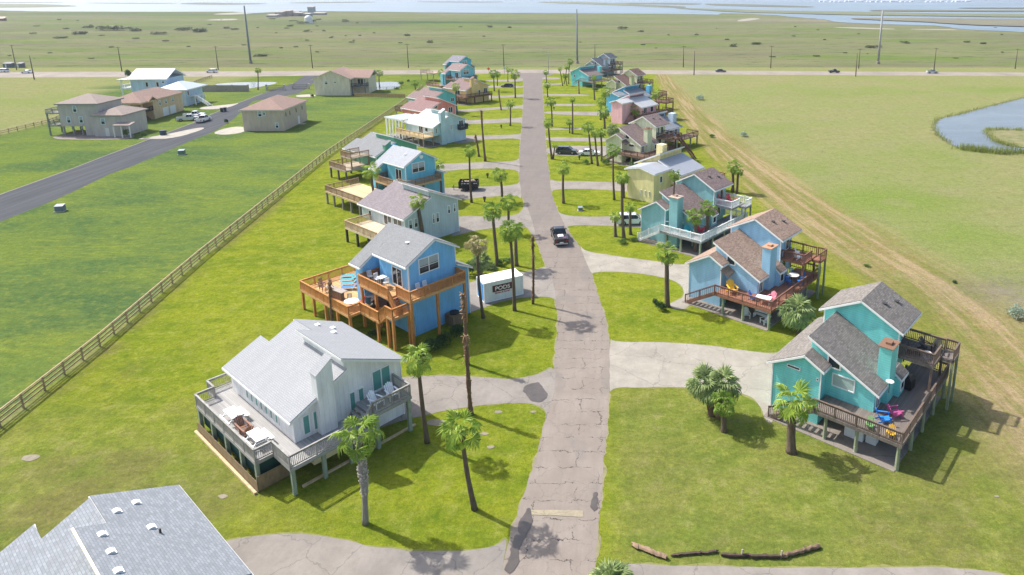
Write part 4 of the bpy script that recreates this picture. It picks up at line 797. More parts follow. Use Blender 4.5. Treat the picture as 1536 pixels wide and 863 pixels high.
def house_D(name, label, o, wall, rm, u0=-9.2, block=None, cl=None, ang=50, low=True, wins=(), deckm=None, st=None, kind='lap', ridge=7.55):
    "the salt-box house turned away from the street: clerestory and low eave look to the right"
    H = House(name, label, o, ang, wall, rm, kind=kind); W = H.walls; uw = -2.5; dz = ridge - 8.05
    W.pu([(1.7, 2.3), (6.02, 2.3), (6.02, 6.4 + dz * .6), (1.7, 4.45)], u0, uw); W.pu([(6.0, 2.297), (10.9, 2.297), (10.9, 5.1), (6.0, 7.7 + dz)], u0 - .003, uw - .003); W.pu([(5.0, 0), (10.85, 0), (10.85, 2.4), (5.0, 2.4)], u0 + .1, uw - .1)
    if block: W.pu([(block[1], 0), (block[2], 0), (block[2], block[3]), ((block[1] + block[2]) / 2, block[3] + .5), (block[1], block[3])], block[0], u0 + .05)
    H.endwalls(); f = lambda v: 4.55 + (.47 + dz * .12) * (v - 1.7); a, b = u0 - .45, uw + .4
    H.roof([(a, 1.15, f(1.15)), (b, 1.15, f(1.15)), (b, 6.0, f(6.0)), (a, 6.0, f(6.0))]); H.roof([(a, 5.65, 8.05 + dz), (b, 5.65, 8.05 + dz), (b, 11.3, 5.05), (a, 11.3, 5.05)])
    c = MB(); c.box(u0 + .4, 5.97, f(6.0) + .15, uw - .3, 6.0, 7.45 + dz); H.part('clerestory', c, cl or H.glass)
    if block:
        m = (block[1] + block[2]) / 2; h = block[3]
        H.roof([(block[0] - .3, block[1] - .4, h - .1), (u0 + .1, block[1] - .4, h - .1), (u0 + .1, m, h + .62), (block[0] - .3, m, h + .62)], [(block[0] - .3, m, h + .62), (u0 + .1, m, h + .62), (u0 + .1, block[2] + .4, h - .1), (block[0] - .3, block[2] + .4, h - .1)], name='front_roof')
    for w_ in wins: H.win(*w_)
    if deckm:
        H.deck([(u0, -1.6, uw + 3, 1.69)], 2.3, deckm); H.rail([(u0, 1.6), (u0 + .05, -1.55), (uw + 2.95, -1.55), (uw + 2.95, 1.6)], 2.3, st)
        for u in (u0 + .2, (u0 + uw) / 2, uw, uw + 2.8): H.post(u, -1.4, 0, 2.02, .26, M_PILE)
    return H
DST = rs('#6d4c3d', pk=.3, pw=.06)
H = HS['R4'] = house_D('beach_house', 'butter-yellow house with flat grey roofs beside the teal house', (19.6, 119.6), '#eee0a4', metalroof('#aeb2b8'), block=(-14.2, 3.6, 9.3, 5.3), cl=siding('#d8c98e'), wins=[('u-', -14.2, 4.3, 4.55, 1.0, 2.0, (), None, 'window', .06), ('u-', -14.2, 5.2, 5.45, 1.0, 2.0, (), None, 'window', .06), ('u-', -14.2, 6.1, 6.35, 1.0, 2.0, (), None, 'window', .06), ('v-', 3.6, -12.5, -11.8, 3.2, 4.4)], deckm=planks('#a3835f'), st=rs('#9c7b55', pk=.2, pw=.05))
ch = MB(); ch.box(-3.4, 9.6, 2.3, -1.9, 11.0, 7.4); H.part('chimney', ch, H.wm)
H = HS['R5b'] = house_D('beach_house', 'powder-blue house with grey roof and white clerestory behind the lime one', (19.7, 158.0), '#a3bfd6', shingle('#8f949b', .2), cl=plain('#3c444b'), wins=[('v-', 1.7, -8.6, -7.0, 2.6, 4.0), ('v-', 1.7, -6.4, -5.4, 2.6, 4.0), ('v-', 1.7, -4.6, -3.6, 2.6, 4.0)], deckm=planks('#8a7362'), st=rs('#6a5446', pk=.25))
ch = MB(); ch.box(-3.4, 3.0, 2.3, -2.0, 4.4, 7.3); H.part('chimney', ch, siding('#c9d9e6'))
H = HS['R6'] = house_D('beach_house', 'candy-pink house with white roof among the palms', (16.4, 190.2), '#f4bcc5', metalroof('#c2c3c3'), block=(-14.1, 4.6, 8.4, 5.8), cl=plain('#59616b', .2), wins=[('v-', 1.7, -8.4, -6.9, 2.5, 4.1, (('v', .5),)), ('v-', 1.7, -5.2, -3.9, 2.5, 4.1)], deckm=planks('#7d5c4a'), st=DST)
st_ = MB()
for i in range(9): st_.box(-13.4 + .3 * i, 2.6, .3 + .3 * i, -13.1 + .3 * i, 4.5, .36 + .3 * i)
H.part('stairs', st_, timber('#8a4b36')); bl = MB(); bl.box(-1.5, -1, 4.6, 2.2, 4.2, 4.85); H.part('roof_deck', bl, planks('#6d4c3d'))
for u in (-1.4, 2.0):
    for v in (-.9, 4.0): H.post(u, v, 0, 4.6, .25, timber('#6d4c3d'))
H.rail([(-1.4, 4.1), (-1.4, -.9), (2.1, -.9), (2.1, 4.1)], 4.85, DST)
H = HS['R7'] = house_D('beach_house', 'vivid sky-blue house with grey roof behind the pink one', (15.5, 206.9), '#5cbbda', shingle('#8b9199', .2), block=(-13.2, 5.0, 9.8, 5.2), cl=plain('#14788c', .4))
ch = MB(); ch.box(-1.6, 2.4, 2.3, -.2, 3.8, 7.2); H.part('chimney', ch, siding('#6cc0de')); H.deck([(-1.5, -1, 3, 2.3)], 4.4, planks('#6d4c3d')); H.rail([(-1.4, 2.2), (-1.4, -.9), (2.9, -.9), (2.9, 2.2)], 4.4, DST)
for u in (-1.3, 2.8): H.post(u, -.8, 0, 4.12, .25, timber('#6d4c3d'))
H = HS['R9'] = house_D('beach_house', 'bright aqua house with brown roof second from the highway on the right', (0.7, 263.1), '#74d6de', shingle('#8d7d78', .2), u0=-10.4, cl=plain('#2f8fb0', .4), wins=[('u-', -10.4, 8.6, 9.2, 3.2, 4.4), ('v-', 1.7, -9.6, -8.6, 2.8, 4.0), ('v-', 1.7, -7.6, -6.2, 2.4, 4.1)], deckm=planks('#9b8a7c'), st=rs('#8d7c6e', pk=.3, pw=.05))
H.rail([(-11.6, 8.6, 0.1), (-11.6, 4.8, 2.3), (-11.6, -1.5, 2.3)], 0, rs('#8d7c6e', pk=.3, pw=.05)); H.deck([(-11.7, -1.6, -10.45, 4.8)], 2.3, planks('#9b8a7c')); ch = MB(); ch.box(-3.2, 2.4, 2.3, -2.0, 3.6, 7.2); H.part('chimney', ch, H.wm)
for u in (-11.5, -10.6): H.post(u, -1.4, 0, 2.02, .26, M_PILE)

# ------------------------------------------------------------------ the cross-street neighbourhood on the left
def hip(H, u0, v0, u1, v1, z, rise, ov=.45, m=None, name='roof'):
    u0 -= ov; v0 -= ov; u1 += ov; v1 += ov; w, d = u1 - u0, v1 - v0; z -= .05
    if w > d: a = (u0 + d / 2, (v0 + v1) / 2, z + rise); b = (u1 - d / 2, (v0 + v1) / 2, z + rise)
    else: a = ((u0 + u1) / 2, v0 + w / 2, z + rise); b = ((u0 + u1) / 2, v1 - w / 2, z + rise)
    c = [(u0, v0, z), (u1, v0, z), (u1, v1, z), (u0, v1, z)]
    if w > d: pl = [[c[0], c[1], b, a], [c[1], c[2], b], [c[2], c[3], a, b], [c[3], c[0], a]]
    else: pl = [[c[0], c[1], a], [c[1], c[2], b, a], [c[2], c[3], b], [c[3], c[0], a, b]]
    H.roof(*pl, m=m, name=name)
WB = '#cfe0e2'; BZ = shingle('#a99a90', .15); RB = shingle('#aa8f82', .15); HB = (('h', .5),)
H = HS['N1'] = House('stilt_house', 'grey two-storey house on stilts with side balconies beside the far-left fence', (-136.7, 167.1), 2, '#bdb6ae', BZ, trim='#8d8f8a', kind='groove'); W = H.walls; H.tm = plain('#8d8f8a')
W.box(.6, 0, 2.4, 10.2, 9, 8.1); W.box(6.3, .05, 0, 10.1, 8.9, 2.5); W.box(9.3, -1.2, 0, 16.6, 8, 5.4); H.endwalls(); hip(H, .6, 0, 10.2, 9, 8.1, 1.9); hip(H, 9.7, -1.2, 16.6, 8, 5.4, 1.5, name='wing_roof')
tw_ = plain(WB, .5)
for a0, z0 in ((4.1, 5.9), (2.2, 3.2), (5.2, 3.2)): H.win('v-', 0, a0, a0 + 1.0, z0, z0 + 1.7, HB, fm=tw_, fw=.14)
H.win('v-', -1.2, 11.2, 12.3, 3.0, 4.7, HB, fm=tw_, fw=.14); H.win('v-', -1.2, 12.0, 12.9, .1, 2.1, (), g=plain('#d9d9d4'), fm=plain('#e3e3de'), name='door')
for z in (2.6, 5.7):
    H.deck([(-3.0, .4, .59, 8.5)], z, timber('#7f8078')); H.rail([(.5, .5), (-2.9, .5), (-2.9, 8.4)], z, rs('#7d8480', pk=.3, pw=.05))
for u, v, t in ((-2.8, .6, 5.7), (-2.8, 8.2, 5.7), (.9, .4, 2.4), (3.2, .4, 2.4), (5.3, .4, 2.4), (.9, 6, 2.4), (3.2, 6, 2.4), (5.3, 6, 2.4), (-2.8, 4.5, 2.4)): H.post(u, v, 0, t - .28 if t > 3 else t, .28, timber('#8b8f88'))
dw = MB(); dw.box(5.0, 3, 0, 6.25, 5.2, 2.0); H.part('storage_bin', dw, timber('#8a4a30')); pc = MB(); pc.slab([(15.2, -3.4, 3.2), (19.4, -3.4, 3.2), (19.4, -.9, 3.6), (15.2, -.9, 3.6)], .2); H.part('porch_roof', pc, BZ)
for u in (15.4, 17.2, 19.2): H.post(u, -3.2, 0, 3.0, .22, plain('#d6d6d0'))
H = HS['N2'] = House('beach_house', 'tan two-storey house with brown roof and corner stair', (-127.7, 185.0), 3, '#cfb58e', RB, trim='#cdb68e', kind='groove'); W = H.walls
W.box(-9, .02, 0, -2.6, 20, 5.5); W.box(-2.7, 5.2, 0, 0, 20, 5.48); W.box(-2.65, 0, 5.0, 0, 5.3, 5.49); H.endwalls(); hip(H, -9, 0, 0, 20, 5.5, 2.3)
H.roof([(-3.4, 2.2, 5.35), (.7, 2.2, 5.35), (.7, 4.4, 6.6), (-3.4, 4.4, 6.6)], [(.7, 4.4, 6.6), (.7, 6.6, 5.35), (-3.4, 6.6, 5.35), (-3.4, 4.4, 6.6)], name='porch_roof')
for a0, z0 in ((-5.6, 3.6), (-4.6, 3.6)): H.win('v-', .02, a0, a0 + .9, z0, z0 + 1.4, HB, fm=tw_, fw=.14)
H.win('v-', .02, -3.4, -3.0, 1.2, 1.9); H.deck([(-2.59, .3, 0, 5.19)], 2.8, timber('#3d3430')); H.rail([(-.05, .3), (-.05, 5.1)], 2.8, rs('#2c2725', pk=.25, pw=.05)); H.rail([(-2.5, .35), (-.05, .35)], 2.8, rs('#2c2725', pk=.25, pw=.05)); H.post(-.15, .3, 0, 5.0, .3, plain('#b39b78')); H.stairs((-1.4, 1.0, 2.8), (-1.4, 4.8, .1), 1.1, timber('#3a302b'))
for v in (8, 11, 14.5): H.win('u+', 0, v, v + .9, 3.4, 4.9, HB, fm=tw_, fw=.14)
H.win('u+', 0, 9.4, 12.2, .1, 2.5, (('v', .5),), g=plain('#dadcdc', .5), fm=plain('#e4e4e0'), name='garage_door'); H.win('u+', 0, 13.0, 15.8, .1, 2.5, (('v', .5),), g=plain('#dadcdc', .5), fm=plain('#e4e4e0'), name='garage_door')
H = HS['N3'] = House('beach_house', 'pale sky-blue house with light metal roof and white outside stair', (-137.0, 212.5), 3, '#b9d2e4', metalroof('#c6d0d8'), kind='lap'); W = H.walls
W.box(-14, 4, 0, -3, 14, 8.2); W.box(-3.1, 0, 0, 4.6, 10, 5.3); H.endwalls()
H.roof([(-14.6, 3.4, 8.1), (-2.4, 3.4, 8.1), (-2.4, 9, 10.8), (-14.6, 9, 10.8)], [(-2.4, 9, 10.8), (-2.4, 14.6, 8.1), (-14.6, 14.6, 8.1), (-14.6, 9, 10.8)]); hip(H, -3.0, 0, 4.6, 10, 5.3, 2.0, 1.2, name='wing_roof')
for a0 in (-9.5, -6.2): H.win('v-', 4, a0, a0 + .9, 5.6, 7.2)
H.win('v-', 4, -4.4, -3.5, 6.8, 7.4); H.win('v-', 0, -2.6, -1.0, 3.6, 4.6, (('v', .5),)); H.win('v-', 0, .8, 2.8, 3.3, 4.8); H.win('v-', 0, 1.2, 3.0, .1, 2.4, (), g=plain('#5f9a96'), name='door'); H.win('u+', 4.6, 1.0, 1.9, 3.2, 4.7); H.win('u+', 4.6, 5, 6.2, .1, 2.2)
H.stairs((6.0, 3, 2.9), (11.5, 0.5, .1), 1.4, plain('#e2e6e6')); H.rail([(5.6, 2.2, 2.9), (11.4, -.3, .1)], 0, dict(m=plain('#e2e6e6'), pk=.4)); H.deck([(4.6, 2, 6.4, 8)], 2.9, plain('#dfe3e3'))
for v in (2.2, 7.8): H.post(6.2, v, 0, 2.62, .25, plain('#e2e6e6'))
H.deck([(-17.5, 4.3, -14.05, 13.5)], 5.2, plain('#dfe3e6')); H.rail([(-14.2, 4.4), (-17.4, 4.4), (-17.4, 13.4)], 5.2, dict(m=plain('#e2e6e6'), pk=.4))
for v in (4.6, 13.2): H.post(-17.2, v, 0, 8.1, .3, plain('#e2e6e6'))
pr = MB(); pr.slab([(-18, 3.4, 8.05), (-14.5, 3.4, 8.05), (-14.5, 14.6, 8.05), (-18, 14.6, 8.05)], .2); H.part('porch_roof', pr, H.rm)
H = HS['N4'] = House('beach_house', 'boxy beige two-storey house with brown hip roof beside the dark street', (-83.7, 173.4), 2, '#c6b4a2', RB, trim='#d5cfc0', kind='groove'); W = H.walls
W.box(-10.3, 0, 0, 0, 15.2, 5.55); H.endwalls(); hip(H, -10.3, 0, 0, 15.2, 5.55, 2.4)
H.win('v-', 0, -6.3, -5.2, 3.7, 5.3, HB, fm=tw_, fw=.16); H.win('v-', 0, -5.0, -4.3, 4.1, 5.3, HB, fm=tw_, fw=.14); H.win('v-', 0, -2.2, -1.3, .7, 2.2, HB, fm=tw_, fw=.15)
for v in (1.5, 4, 8, 12): H.win('u+', 0, v, v + .6, 3.4, 4.6, fm=plain('#a9a08c'))
H.win('u+', 0, 9, 10, .1, 2.2, g=plain('#e3e3e0'), fm=plain('#e8e8e4'), name='door'); st_ = MB(); st_.box(.02, 8.8, 0, 1.6, 10.3, .12); H.part('doorstep', st_, M_WHITEC)
H = HS['N5'] = House('beach_house', 'cream gabled house with red-brown roof near the ponds and gate', (-89.3, 235.3), 2, '#e2d6bc', RB, trim='#d9d4bf', kind='groove'); W = H.walls
W.pv([(-12, 0), (0, 0), (0, 5.9), (-6, 8.4), (-12, 5.9)], 0, 13); W.box(-.05, 5, 0, 5.0, 14, 5.7); H.endwalls()
H.roof([(-12.7, -.5, 5.75), (-6, -.5, 8.6), (-6, 13.4, 8.6), (-12.7, 13.4, 5.75)], [(-6, -.5, 8.6), (.7, -.5, 5.75), (.7, 13.4, 5.75), (-6, 13.4, 8.6)]); H.roof([(-1, 3.4, 5.9), (6, 3.4, 5.6), (6, 9.4, 7.9), (-5, 9.4, 8.2)], [(-5, 9.4, 8.2), (6, 9.4, 7.9), (6, 14.6, 5.6), (-1, 14.6, 5.9)], name='wing_roof')
H.win('v-', 0, -8.4, -7.4, 3.9, 5.1, HB, fm=tw_, fw=.12); H.win('v-', 0, -5.2, -4.5, 4.4, 4.8, fw=.06); H.win('u+', 0, 1.5, 2.4, 3.6, 5.0, HB, fm=tw_, fw=.12); H.deck([(.01, 1.2, 5.0, 4.99)], 3.0, timber('#5a5f63')); H.rail([(.1, 1.3), (4.9, 1.3), (4.9, 5)], 3.0, rs('#3d4246', pk=.3)); H.win('v-', 5, 1.2, 3.2, 3.1, 5.2, (('v', .5),))
for u in (.3, 4.8): H.post(u, 1.4, 0, 5.5, .25, plain('#6a7074'))
# ------------------------------------------------------------------ palms
def fan_leaf(mb, rr, az, el, size, pl=.5, bl=.62, segs=15, droop=.35, spread=112, pitch=.45):
    Mz = Matrix.Rotation(az, 3, 'Z'); My = Matrix.Rotation(-el, 3, 'Y'); Mb = Matrix.Rotation(pitch, 3, 'Y'); Mr = Matrix.Rotation(rr.uniform(-.5, .5), 3, 'X')
    e = Vector((pl, 0, 0)); T = lambda p: Mz @ (My @ p) * size; Tb = lambda p: Mz @ (My @ (e + Mb @ (Mr @ p))) * size
    w = .016
    mb.add([T(Vector((0, -w, 0))), T(Vector((0, w, 0))), T(Vector((pl, w * .6, 0))), T(Vector((pl, -w * .6, 0)))], [(0, 1, 2, 3)])
    for i in range(segs):
        a = radians(-spread + 2 * spread * (i + .5) / segs); L = bl * (1 - .22 * abs(a) / 1.95) * rr.uniform(.88, 1.06); hw = radians(spread / segs) * .92
        m = L * .62; z = .05 * (-1 if i % 2 else 1)
        p0 = Vector((0, 0, 0)); pl_ = Vector((m * cos(a - hw), m * sin(a - hw), -z * .3)); pr_ = Vector((m * cos(a + hw), m * sin(a + hw), -z * .3)); pm = Vector((m * cos(a), m * sin(a), z * .6))
        t = Vector((L * cos(a), L * sin(a), -droop * L * rr.uniform(.4, 1.3))); c2 = a + rr.uniform(-.06, .06); t.x, t.y = L * cos(c2), L * sin(c2)
        mb.add([Tb(p0), Tb(pl_), Tb(pm), Tb(pr_), Tb(t)], [(0, 1, 2), (0, 2, 3), (1, 4, 2), (2, 4, 3)])
def crown_mesh(seed, n, lo, hi, m, droop=.35, jitter=.25, segs=15, pw=.8):
    rr = random.Random(seed); mb = MB()
    for i in range(n):
        t = (i + .5) / n; el = radians(hi + (lo - hi) * t ** pw) + rr.uniform(-.15, .15); az = i * 2.39996 + rr.uniform(-jitter, jitter)
        fan_leaf(mb, rr, az, el, rr.uniform(.85, 1.1), pl=.54, bl=.54, droop=droop + .3 * t, segs=segs, pitch=.25 + .55 * t)
    me_o = mb.build('fronds', m, None, uv=False); me = me_o.data; bpy.data.objects.remove(me_o); return me
L_W = leafmat('#73942f', '#b2c458', .30); L_W2 = leafmat('#64862c', '#a0b64c', .30); L_S = leafmat('#738850', '#a6b478', .25); L_T = leafmat('#98905c', '#c8ba88', .2); L_DEAD = leafmat('#7a5a3c', '#a58660', .1)
CROWNS = {'w': [crown_mesh(s, 15, -40, 80, m) for s, m in ((1, L_W), (2, L_W2), (3, L_W), (4, L_W2))], 'd': [crown_mesh(9, 17, -50, 70, L_T, .5)], 's': [crown_mesh(21, 36, -42, 86, L_S, .25, .4, 15), crown_mesh(22, 32, -38, 86, L_S, .3, .4, 15)], 'b': [crown_mesh(31, 40, 0, 86, L_S, .25, .4, 15)]}
SKIRT = [crown_mesh(s, n, -84, -52, L_DEAD, .5, .5, 9) for s, n in ((41, 16), (42, 12))]
BARK_A = bark('#655748', '#877868'); BARK_B = bark('#6a5443', '#8d7560', 5); BARK_G = bark('#8d8780', '#aaa49c', 4)
def link_mesh(name, me, par, loc, sc_, rz=0., tilt=0.):
    o = bpy.data.objects.new(name, me); COL.objects.link(o); o.parent = par; o.location = loc; o.rotation_euler = (tilt, 0, rz)
    o.scale = (sc_, sc_, sc_) if not isinstance(sc_, tuple) else sc_; return o
PG = {'w': 'palms planted along the street', 's': 'bushy fan palms', 'd': 'palms planted along the street', 'x': 'dead palm trunks', 'b': 'bushy fan palms'}
def palm(kind, bx, by, cx, cy, r, tr, label, skirt=1.0, boots=False):
    b = G(bx, by); x, h = HZ(cx, cy, b.y); h = max(.6, h); R_ = random.Random(int(bx * 31 + by * 7 + cx))
    name = {'x': 'dead_palm'}.get(kind, 'palm_tree'); e = empty(name, b, 0, label, 'palm tree', PG[kind])
    top = Vector((x - b.x, R_.uniform(-.1, .1) * (0 if kind == 'b' else 1), h)); rad = 1.12 * r / PPM(Vector((x, b.y, h))) if r else 1
    if b.y > 75: tr *= 1.3
    n = 12; pts = []; rads = []
    bend = Vector((R_.uniform(-.2, .2), R_.uniform(-.2, .2), 0)) * min(1, h / 8)
    for i in range(n + 1):
        t = i / n; p = Vector((top.x * t, top.y * t, h * t - .05)) + bend * sin(pi * t); pts.append(p)
        k = 1.45 - 2.2 * t if t < .14 else 1.14 - .3 * t
        if boots: k = 1.15 - .9 * t if t < .3 else (.95 + .35 * min(1, (t - .3) * 5) - .35 * max(0, t - .6))
        rads.append(tr * k * (R_.uniform(.94, 1.06) if kind != 'x' else R_.uniform(.78, 1.25)))
    if kind != 'b':
        MB().tube(pts, rads, 10).build('trunk', BARK_B if kind == 's' else (BARK_G if boots else BARK_B if kind == 'x' else BARK_A), e, True)
    if boots:
        bt = MB()
        for i in range(230):
            t = R_.uniform(.34, .97); j = min(n - 1, int(t * n)); c = pts[j].lerp(pts[j + 1], t * n - j); a = R_.uniform(0, 2 * pi); rr = rads[j] * .96
            d = Vector((cos(a), sin(a), 0)); q = c + d * rr; bt.bar(q, q + d * R_.uniform(.04, .10) + Vector((0, 0, R_.uniform(.08, .18))), R_.uniform(.07, .12), .03)
        bt.build('frond_stubs', bark('#b5aca2', '#d8d2ca', 3), e)
    if kind == 'x':
        s = MB(); rr = R_
        for i in range(64):
            a = rr.uniform(0, 2 * pi); z = -rr.uniform(0, 1) ** 1.6 * min(2.4, h * .4); d = Vector((cos(a), sin(a), 0)); q = top + Vector((0, 0, z)) + d * tr * .7
            s.bar(q, q + d * rr.uniform(.06, .30) + Vector((0, 0, rr.uniform(-.5, .2))), rr.uniform(.05, .13), .02)
        for i in range(40):
            t = rr.uniform(.03, .9); j = min(n - 1, int(t * n)); c = pts[j].lerp(pts[j + 1], t * n - j); a = rr.uniform(0, 2 * pi); d = Vector((cos(a), sin(a), 0)); q = c + d * rads[j] * .9; s.bar(q, q + d * .07 + Vector((0, 0, rr.uniform(-.1, .16))), .10, .03)
        s.build('frond_stubs', L_DEAD, e, uv=False)
    else:
        me = CROWNS[kind][R_.randrange(len(CROWNS[kind]))]
        link_mesh('crown', me, e, top if kind != 'b' else Vector((top.x, 0, .1)), rad, R_.uniform(0, 6.28), R_.uniform(-.08, .08))
        if skirt and kind in 'wd': link_mesh('dead_skirt', SKIRT[R_.randrange(2)], e, top + Vector((0, 0, -.1 * rad)), (rad * .62 * skirt, rad * .62 * skirt, rad * .8 * skirt), R_.uniform(0, 6.28))
    return e
PALMS = [
 ('x', 499, 492, 494, 419, 0, .15, 'brown-headed dead palm in front of the orange deck', 1),
 ('w', 548, 786, 536, 654, 36, .20, 'palm with thick shaggy white-flecked trunk in front of the white house', 0, True),
 ('w', 712, 764, 693, 645, 34, .17, 'slender leaning palm alone on the lawn by the bottom driveway', .5),
 ('w', 641, 664, 627, 541, 26, .17, 'palm at the street corner of the white house deck, beside the second driveway', .4),
 ('x', 706, 622, 698, 503, 0, .19, 'headless palm trunk with shaggy top, nearest the road left side', 1),
 ('x', 702, 547, 694, 440, 0, .15, 'thin bare palm trunk in front of the bright blue house', 1),
 ('d', 725, 477, 716, 366, 19, .16, 'dying tan-crowned palm between the blue house and the white container', 1),
 ('w', 772, 466, 765, 347, 20, .17, 'green palm with brown collar in front of the white container', .9),
 ('x', 799.5, 456, 799, 355, 0, .13, 'thin brown-topped dead palm at the roadside right of the container', 1),
 ('w', 746.5, 399, 738.5, 317, 17, .16, 'tall palm behind the container, left one of its trio', .5),
 ('w', 775, 399, 773.5, 346, 13, .17, 'shorter palm just behind the container palm near the road', .6),
 ('w', 764, 350, 763, 305, 15, .15, 'palm on the lawn edge opposite the pickup, in the middle of the street', .7),
 ('w', 753, 302, 750.5, 263, 13, .16, 'palm with double crown beside the dumpster driveway', .5),
 ('w', 707.5, 304, 704, 229, 11, .13, 'very thin tall palm right in front of the black dumpster', .5),
 ('s', 720, 412, 721, 392, 16, .2, 'low bushy palm behind the blue house end wall', 0),
 ('w', 636, 366, 626, 303, 14, .2, 'palm standing against the wall of the pale grey-blue house', .9),
 ('w', 566, 312, 556, 258, 15, .17, 'palm rising beside the broad yellow deck', .5),
 ('w', 660, 290, 656.5, 247, 11, .17, 'palm at the balcony corner of the teal-blue gabled house', .6),
 ('x', 728, 242, 722, 166, 0, .15, 'tall dead palm pole by the ice-blue house lawn', 1),
 ('x', 718.6, 235, 713, 202, 0, .14, 'short leaning dead palm stump next to the tall dead pole', 1),
 ('w', 765.5, 189, 765.5, 156, 8, .15, 'small palm on the left lawn, alone level with the coral house', .4),
 ('x', 752, 165.5, 748, 134, 0, .13, 'bare leaning pole palm on the lawn before the yellow house', 1),
 ('w', 686, 172, 683.5, 131, 7.5, .15, 'palm in front of the left corner of the yellow house', .7),
 ('w', 773, 147, 772.4, 111, 9, .18, 'thick-trunked palm at the roadside by the dark blue car', 1),
 ('w', 741.5, 137, 740.5, 111, 8, .16, 'palm right of the yellow house by the street', .8),
 ('w', 762, 123, 762, 105.5, 4.5, .12, 'thin palm next to the highway on the left verge', .3),
 ('w', 746, 129, 745.6, 112, 6, .13, 'palm overlapping behind the yellow house street palm', .5),
 ('w', 623.6, 136, 622.6, 125, 6, .15, 'stubby palm beside the paddock fence end', .6),
 ('w', 662, 123, 661, 109, 6, .14, 'palm beside the aqua chimney of the far left house', .4),
 ('w', 569.4, 131, 568.8, 110, 6, .15, 'palm standing between the small ponds and the highway', .9),
 ('w', 588, 250, 585.5, 220, 13, .15, 'palm in the gap between the green house and the teal-blue house', 0),
 ('w', 387, 135, 386.5, 106, 5, .14, 'palm beside the left pond near the gate', .7),
 ('w', 828, 239, 822.5, 185, 9, .16, 'tall palm at the driveway mouth of the parked dark suv', .6),
 ('w', 830, 239, 832.5, 219, 5, .12, 'small palm leaning beside the taller suv driveway palm', .3),
 ('w', 845.5, 305, 845, 254, 12, .15, 'single palm in the middle of a right-hand lawn by the utility box', .5),
 ('w', 828, 190, 826.5, 153, 9, .15, 'roadside palm on the right, level with the pink house', .6),
 ('w', 858.6, 201, 858.6, 150, 5.5, .14, 'tall narrow palm on the right lawn across from the coral house', .6),
 ('w', 854.5, 200, 854.5, 184, 6, .12, 'low palm at the foot of the tall narrow one', .3),
 ('w', 821.8, 146, 821, 128, 6, .16, 'roadside palm on the right, level with the yellow house', .9),
 ('w', 820, 124, 818.5, 109, 5, .13, 'roadside palm on the right closest to the highway', .4),
 ('w', 844, 129, 840, 104, 4, .13, 'leaning palm left of the bright aqua house', .4),
 ('w', 850.6, 129, 848, 114, 5, .12, 'short palm touching the left wall of the aqua house', .4),
 ('w', 853, 126, 855, 93, 6, .13, 'tallest palm left of the aqua house', .5),
 ('w', 846, 126, 850, 101, 5, .12, 'palm between the leaning and the tallest one by the aqua house', .5),
 ('x', 868.7, 141, 868, 121, 0, .15, 'dead trunk in front of the aqua house stair', 1),
 ('w', 892, 150, 891, 117, 5, .16, 'dark shaggy palm in front of the aqua house deck', .9),
 ('w', 909, 178, 909, 139, 10, .16, 'topmost palm of the clump left of the pink house', .4),
 ('w', 901, 180, 902, 153, 9, .17, 'left palm of the clump beside the pink wall', .5),
 ('w', 907, 193, 905.5, 169, 11, .2, 'thick palm in front of the pink house wall', .8),
 ('w', 888, 246, 882.6, 191, 10, .15, 'leftmost palm of the row before the lime-green house', .6),
 ('w', 897, 249, 892, 199, 9, .15, 'middle palm of the row before the lime-green house', .6),
 ('w', 902.5, 242, 901, 200, 9, .15, 'right palm of the row before the lime-green house', .6),
 ('s', 921, 214, 920, 196, 11, .2, 'bushy palm tucked between the pink and lime-green houses', 0),
 ('w', 953, 183, 952, 166, 12, .25, 'stout palm in front of the pink house stair', .6),
 ('w', 984, 170, 984, 142, 9, .18, 'palm at the right end of the pink house', .5),
 ('w', 921.5, 300, 920, 226, 12, .13, 'tall thin palm rising in front of the lime-green house', .4),
 ('w', 935, 297, 934.5, 268, 11, .18, 'palm left of the butter-yellow house wall', .5),
 ('w', 936, 359, 933, 268, 11, .16, 'tallest palm left of the teal house', .6),
 ('w', 923.5, 355, 923, 325, 10, .15, 'short palm left of the tall one by the teal house', .3),
 ('w', 946, 352, 946, 311, 10, .16, 'middling palm nearest the white suv by the teal house', .3),
 ('w', 1008.5, 367, 1012, 263, 10, .12, 'very thin palm standing before the teal chimney', .4),
 ('w', 1043, 377, 1041.5, 325, 14, .19, 'left palm of the pair in front of the teal house deck', .4),
 ('w', 1061, 374, 1062, 313, 14, .21, 'right palm of the pair in front of the teal house deck', .7),
 ('w', 1099, 288, 1099, 250, 12, .2, 'left palm of the pair behind the teal house', .6),
 ('w', 1105, 290, 1107.5, 256, 10, .17, 'right palm of the pair behind the teal house', .4),
 ('w', 1001, 460, 1000.5, 380, 19, .26, 'big palm with a shrub at its foot before the light blue house', .7),
 ('s', 1198, 499, 1195, 470, 27, .3, 'round silvery fan palm at the deck corner of the light blue house', 0),
 ('w', 1187, 678, 1190, 606, 34, .33, 'broad bright green palm in front of the turquoise house', 0),
 ('s', 1069, 622, 1060, 578, 30, .3, 'larger left crown of the fan palm clump by the right driveway', 0),
 ('s', 1080, 626, 1083, 580, 28, .3, 'rear right crown of the fan palm clump by the right driveway', 0),
 ('w', 1086, 647, 1086, 604, 21, .22, 'small yellowing palm in front of the fan palm clump', .3),
 ('b', 917, 885, 917, 862, 38, .3, 'fan palm bush at the bottom edge beside the road', 0),
 ('b', 736, 404, 736, 398, 9, .2, 'little fan palm shrub behind the white container', 0),
]
for p in PALMS: palm(*p)

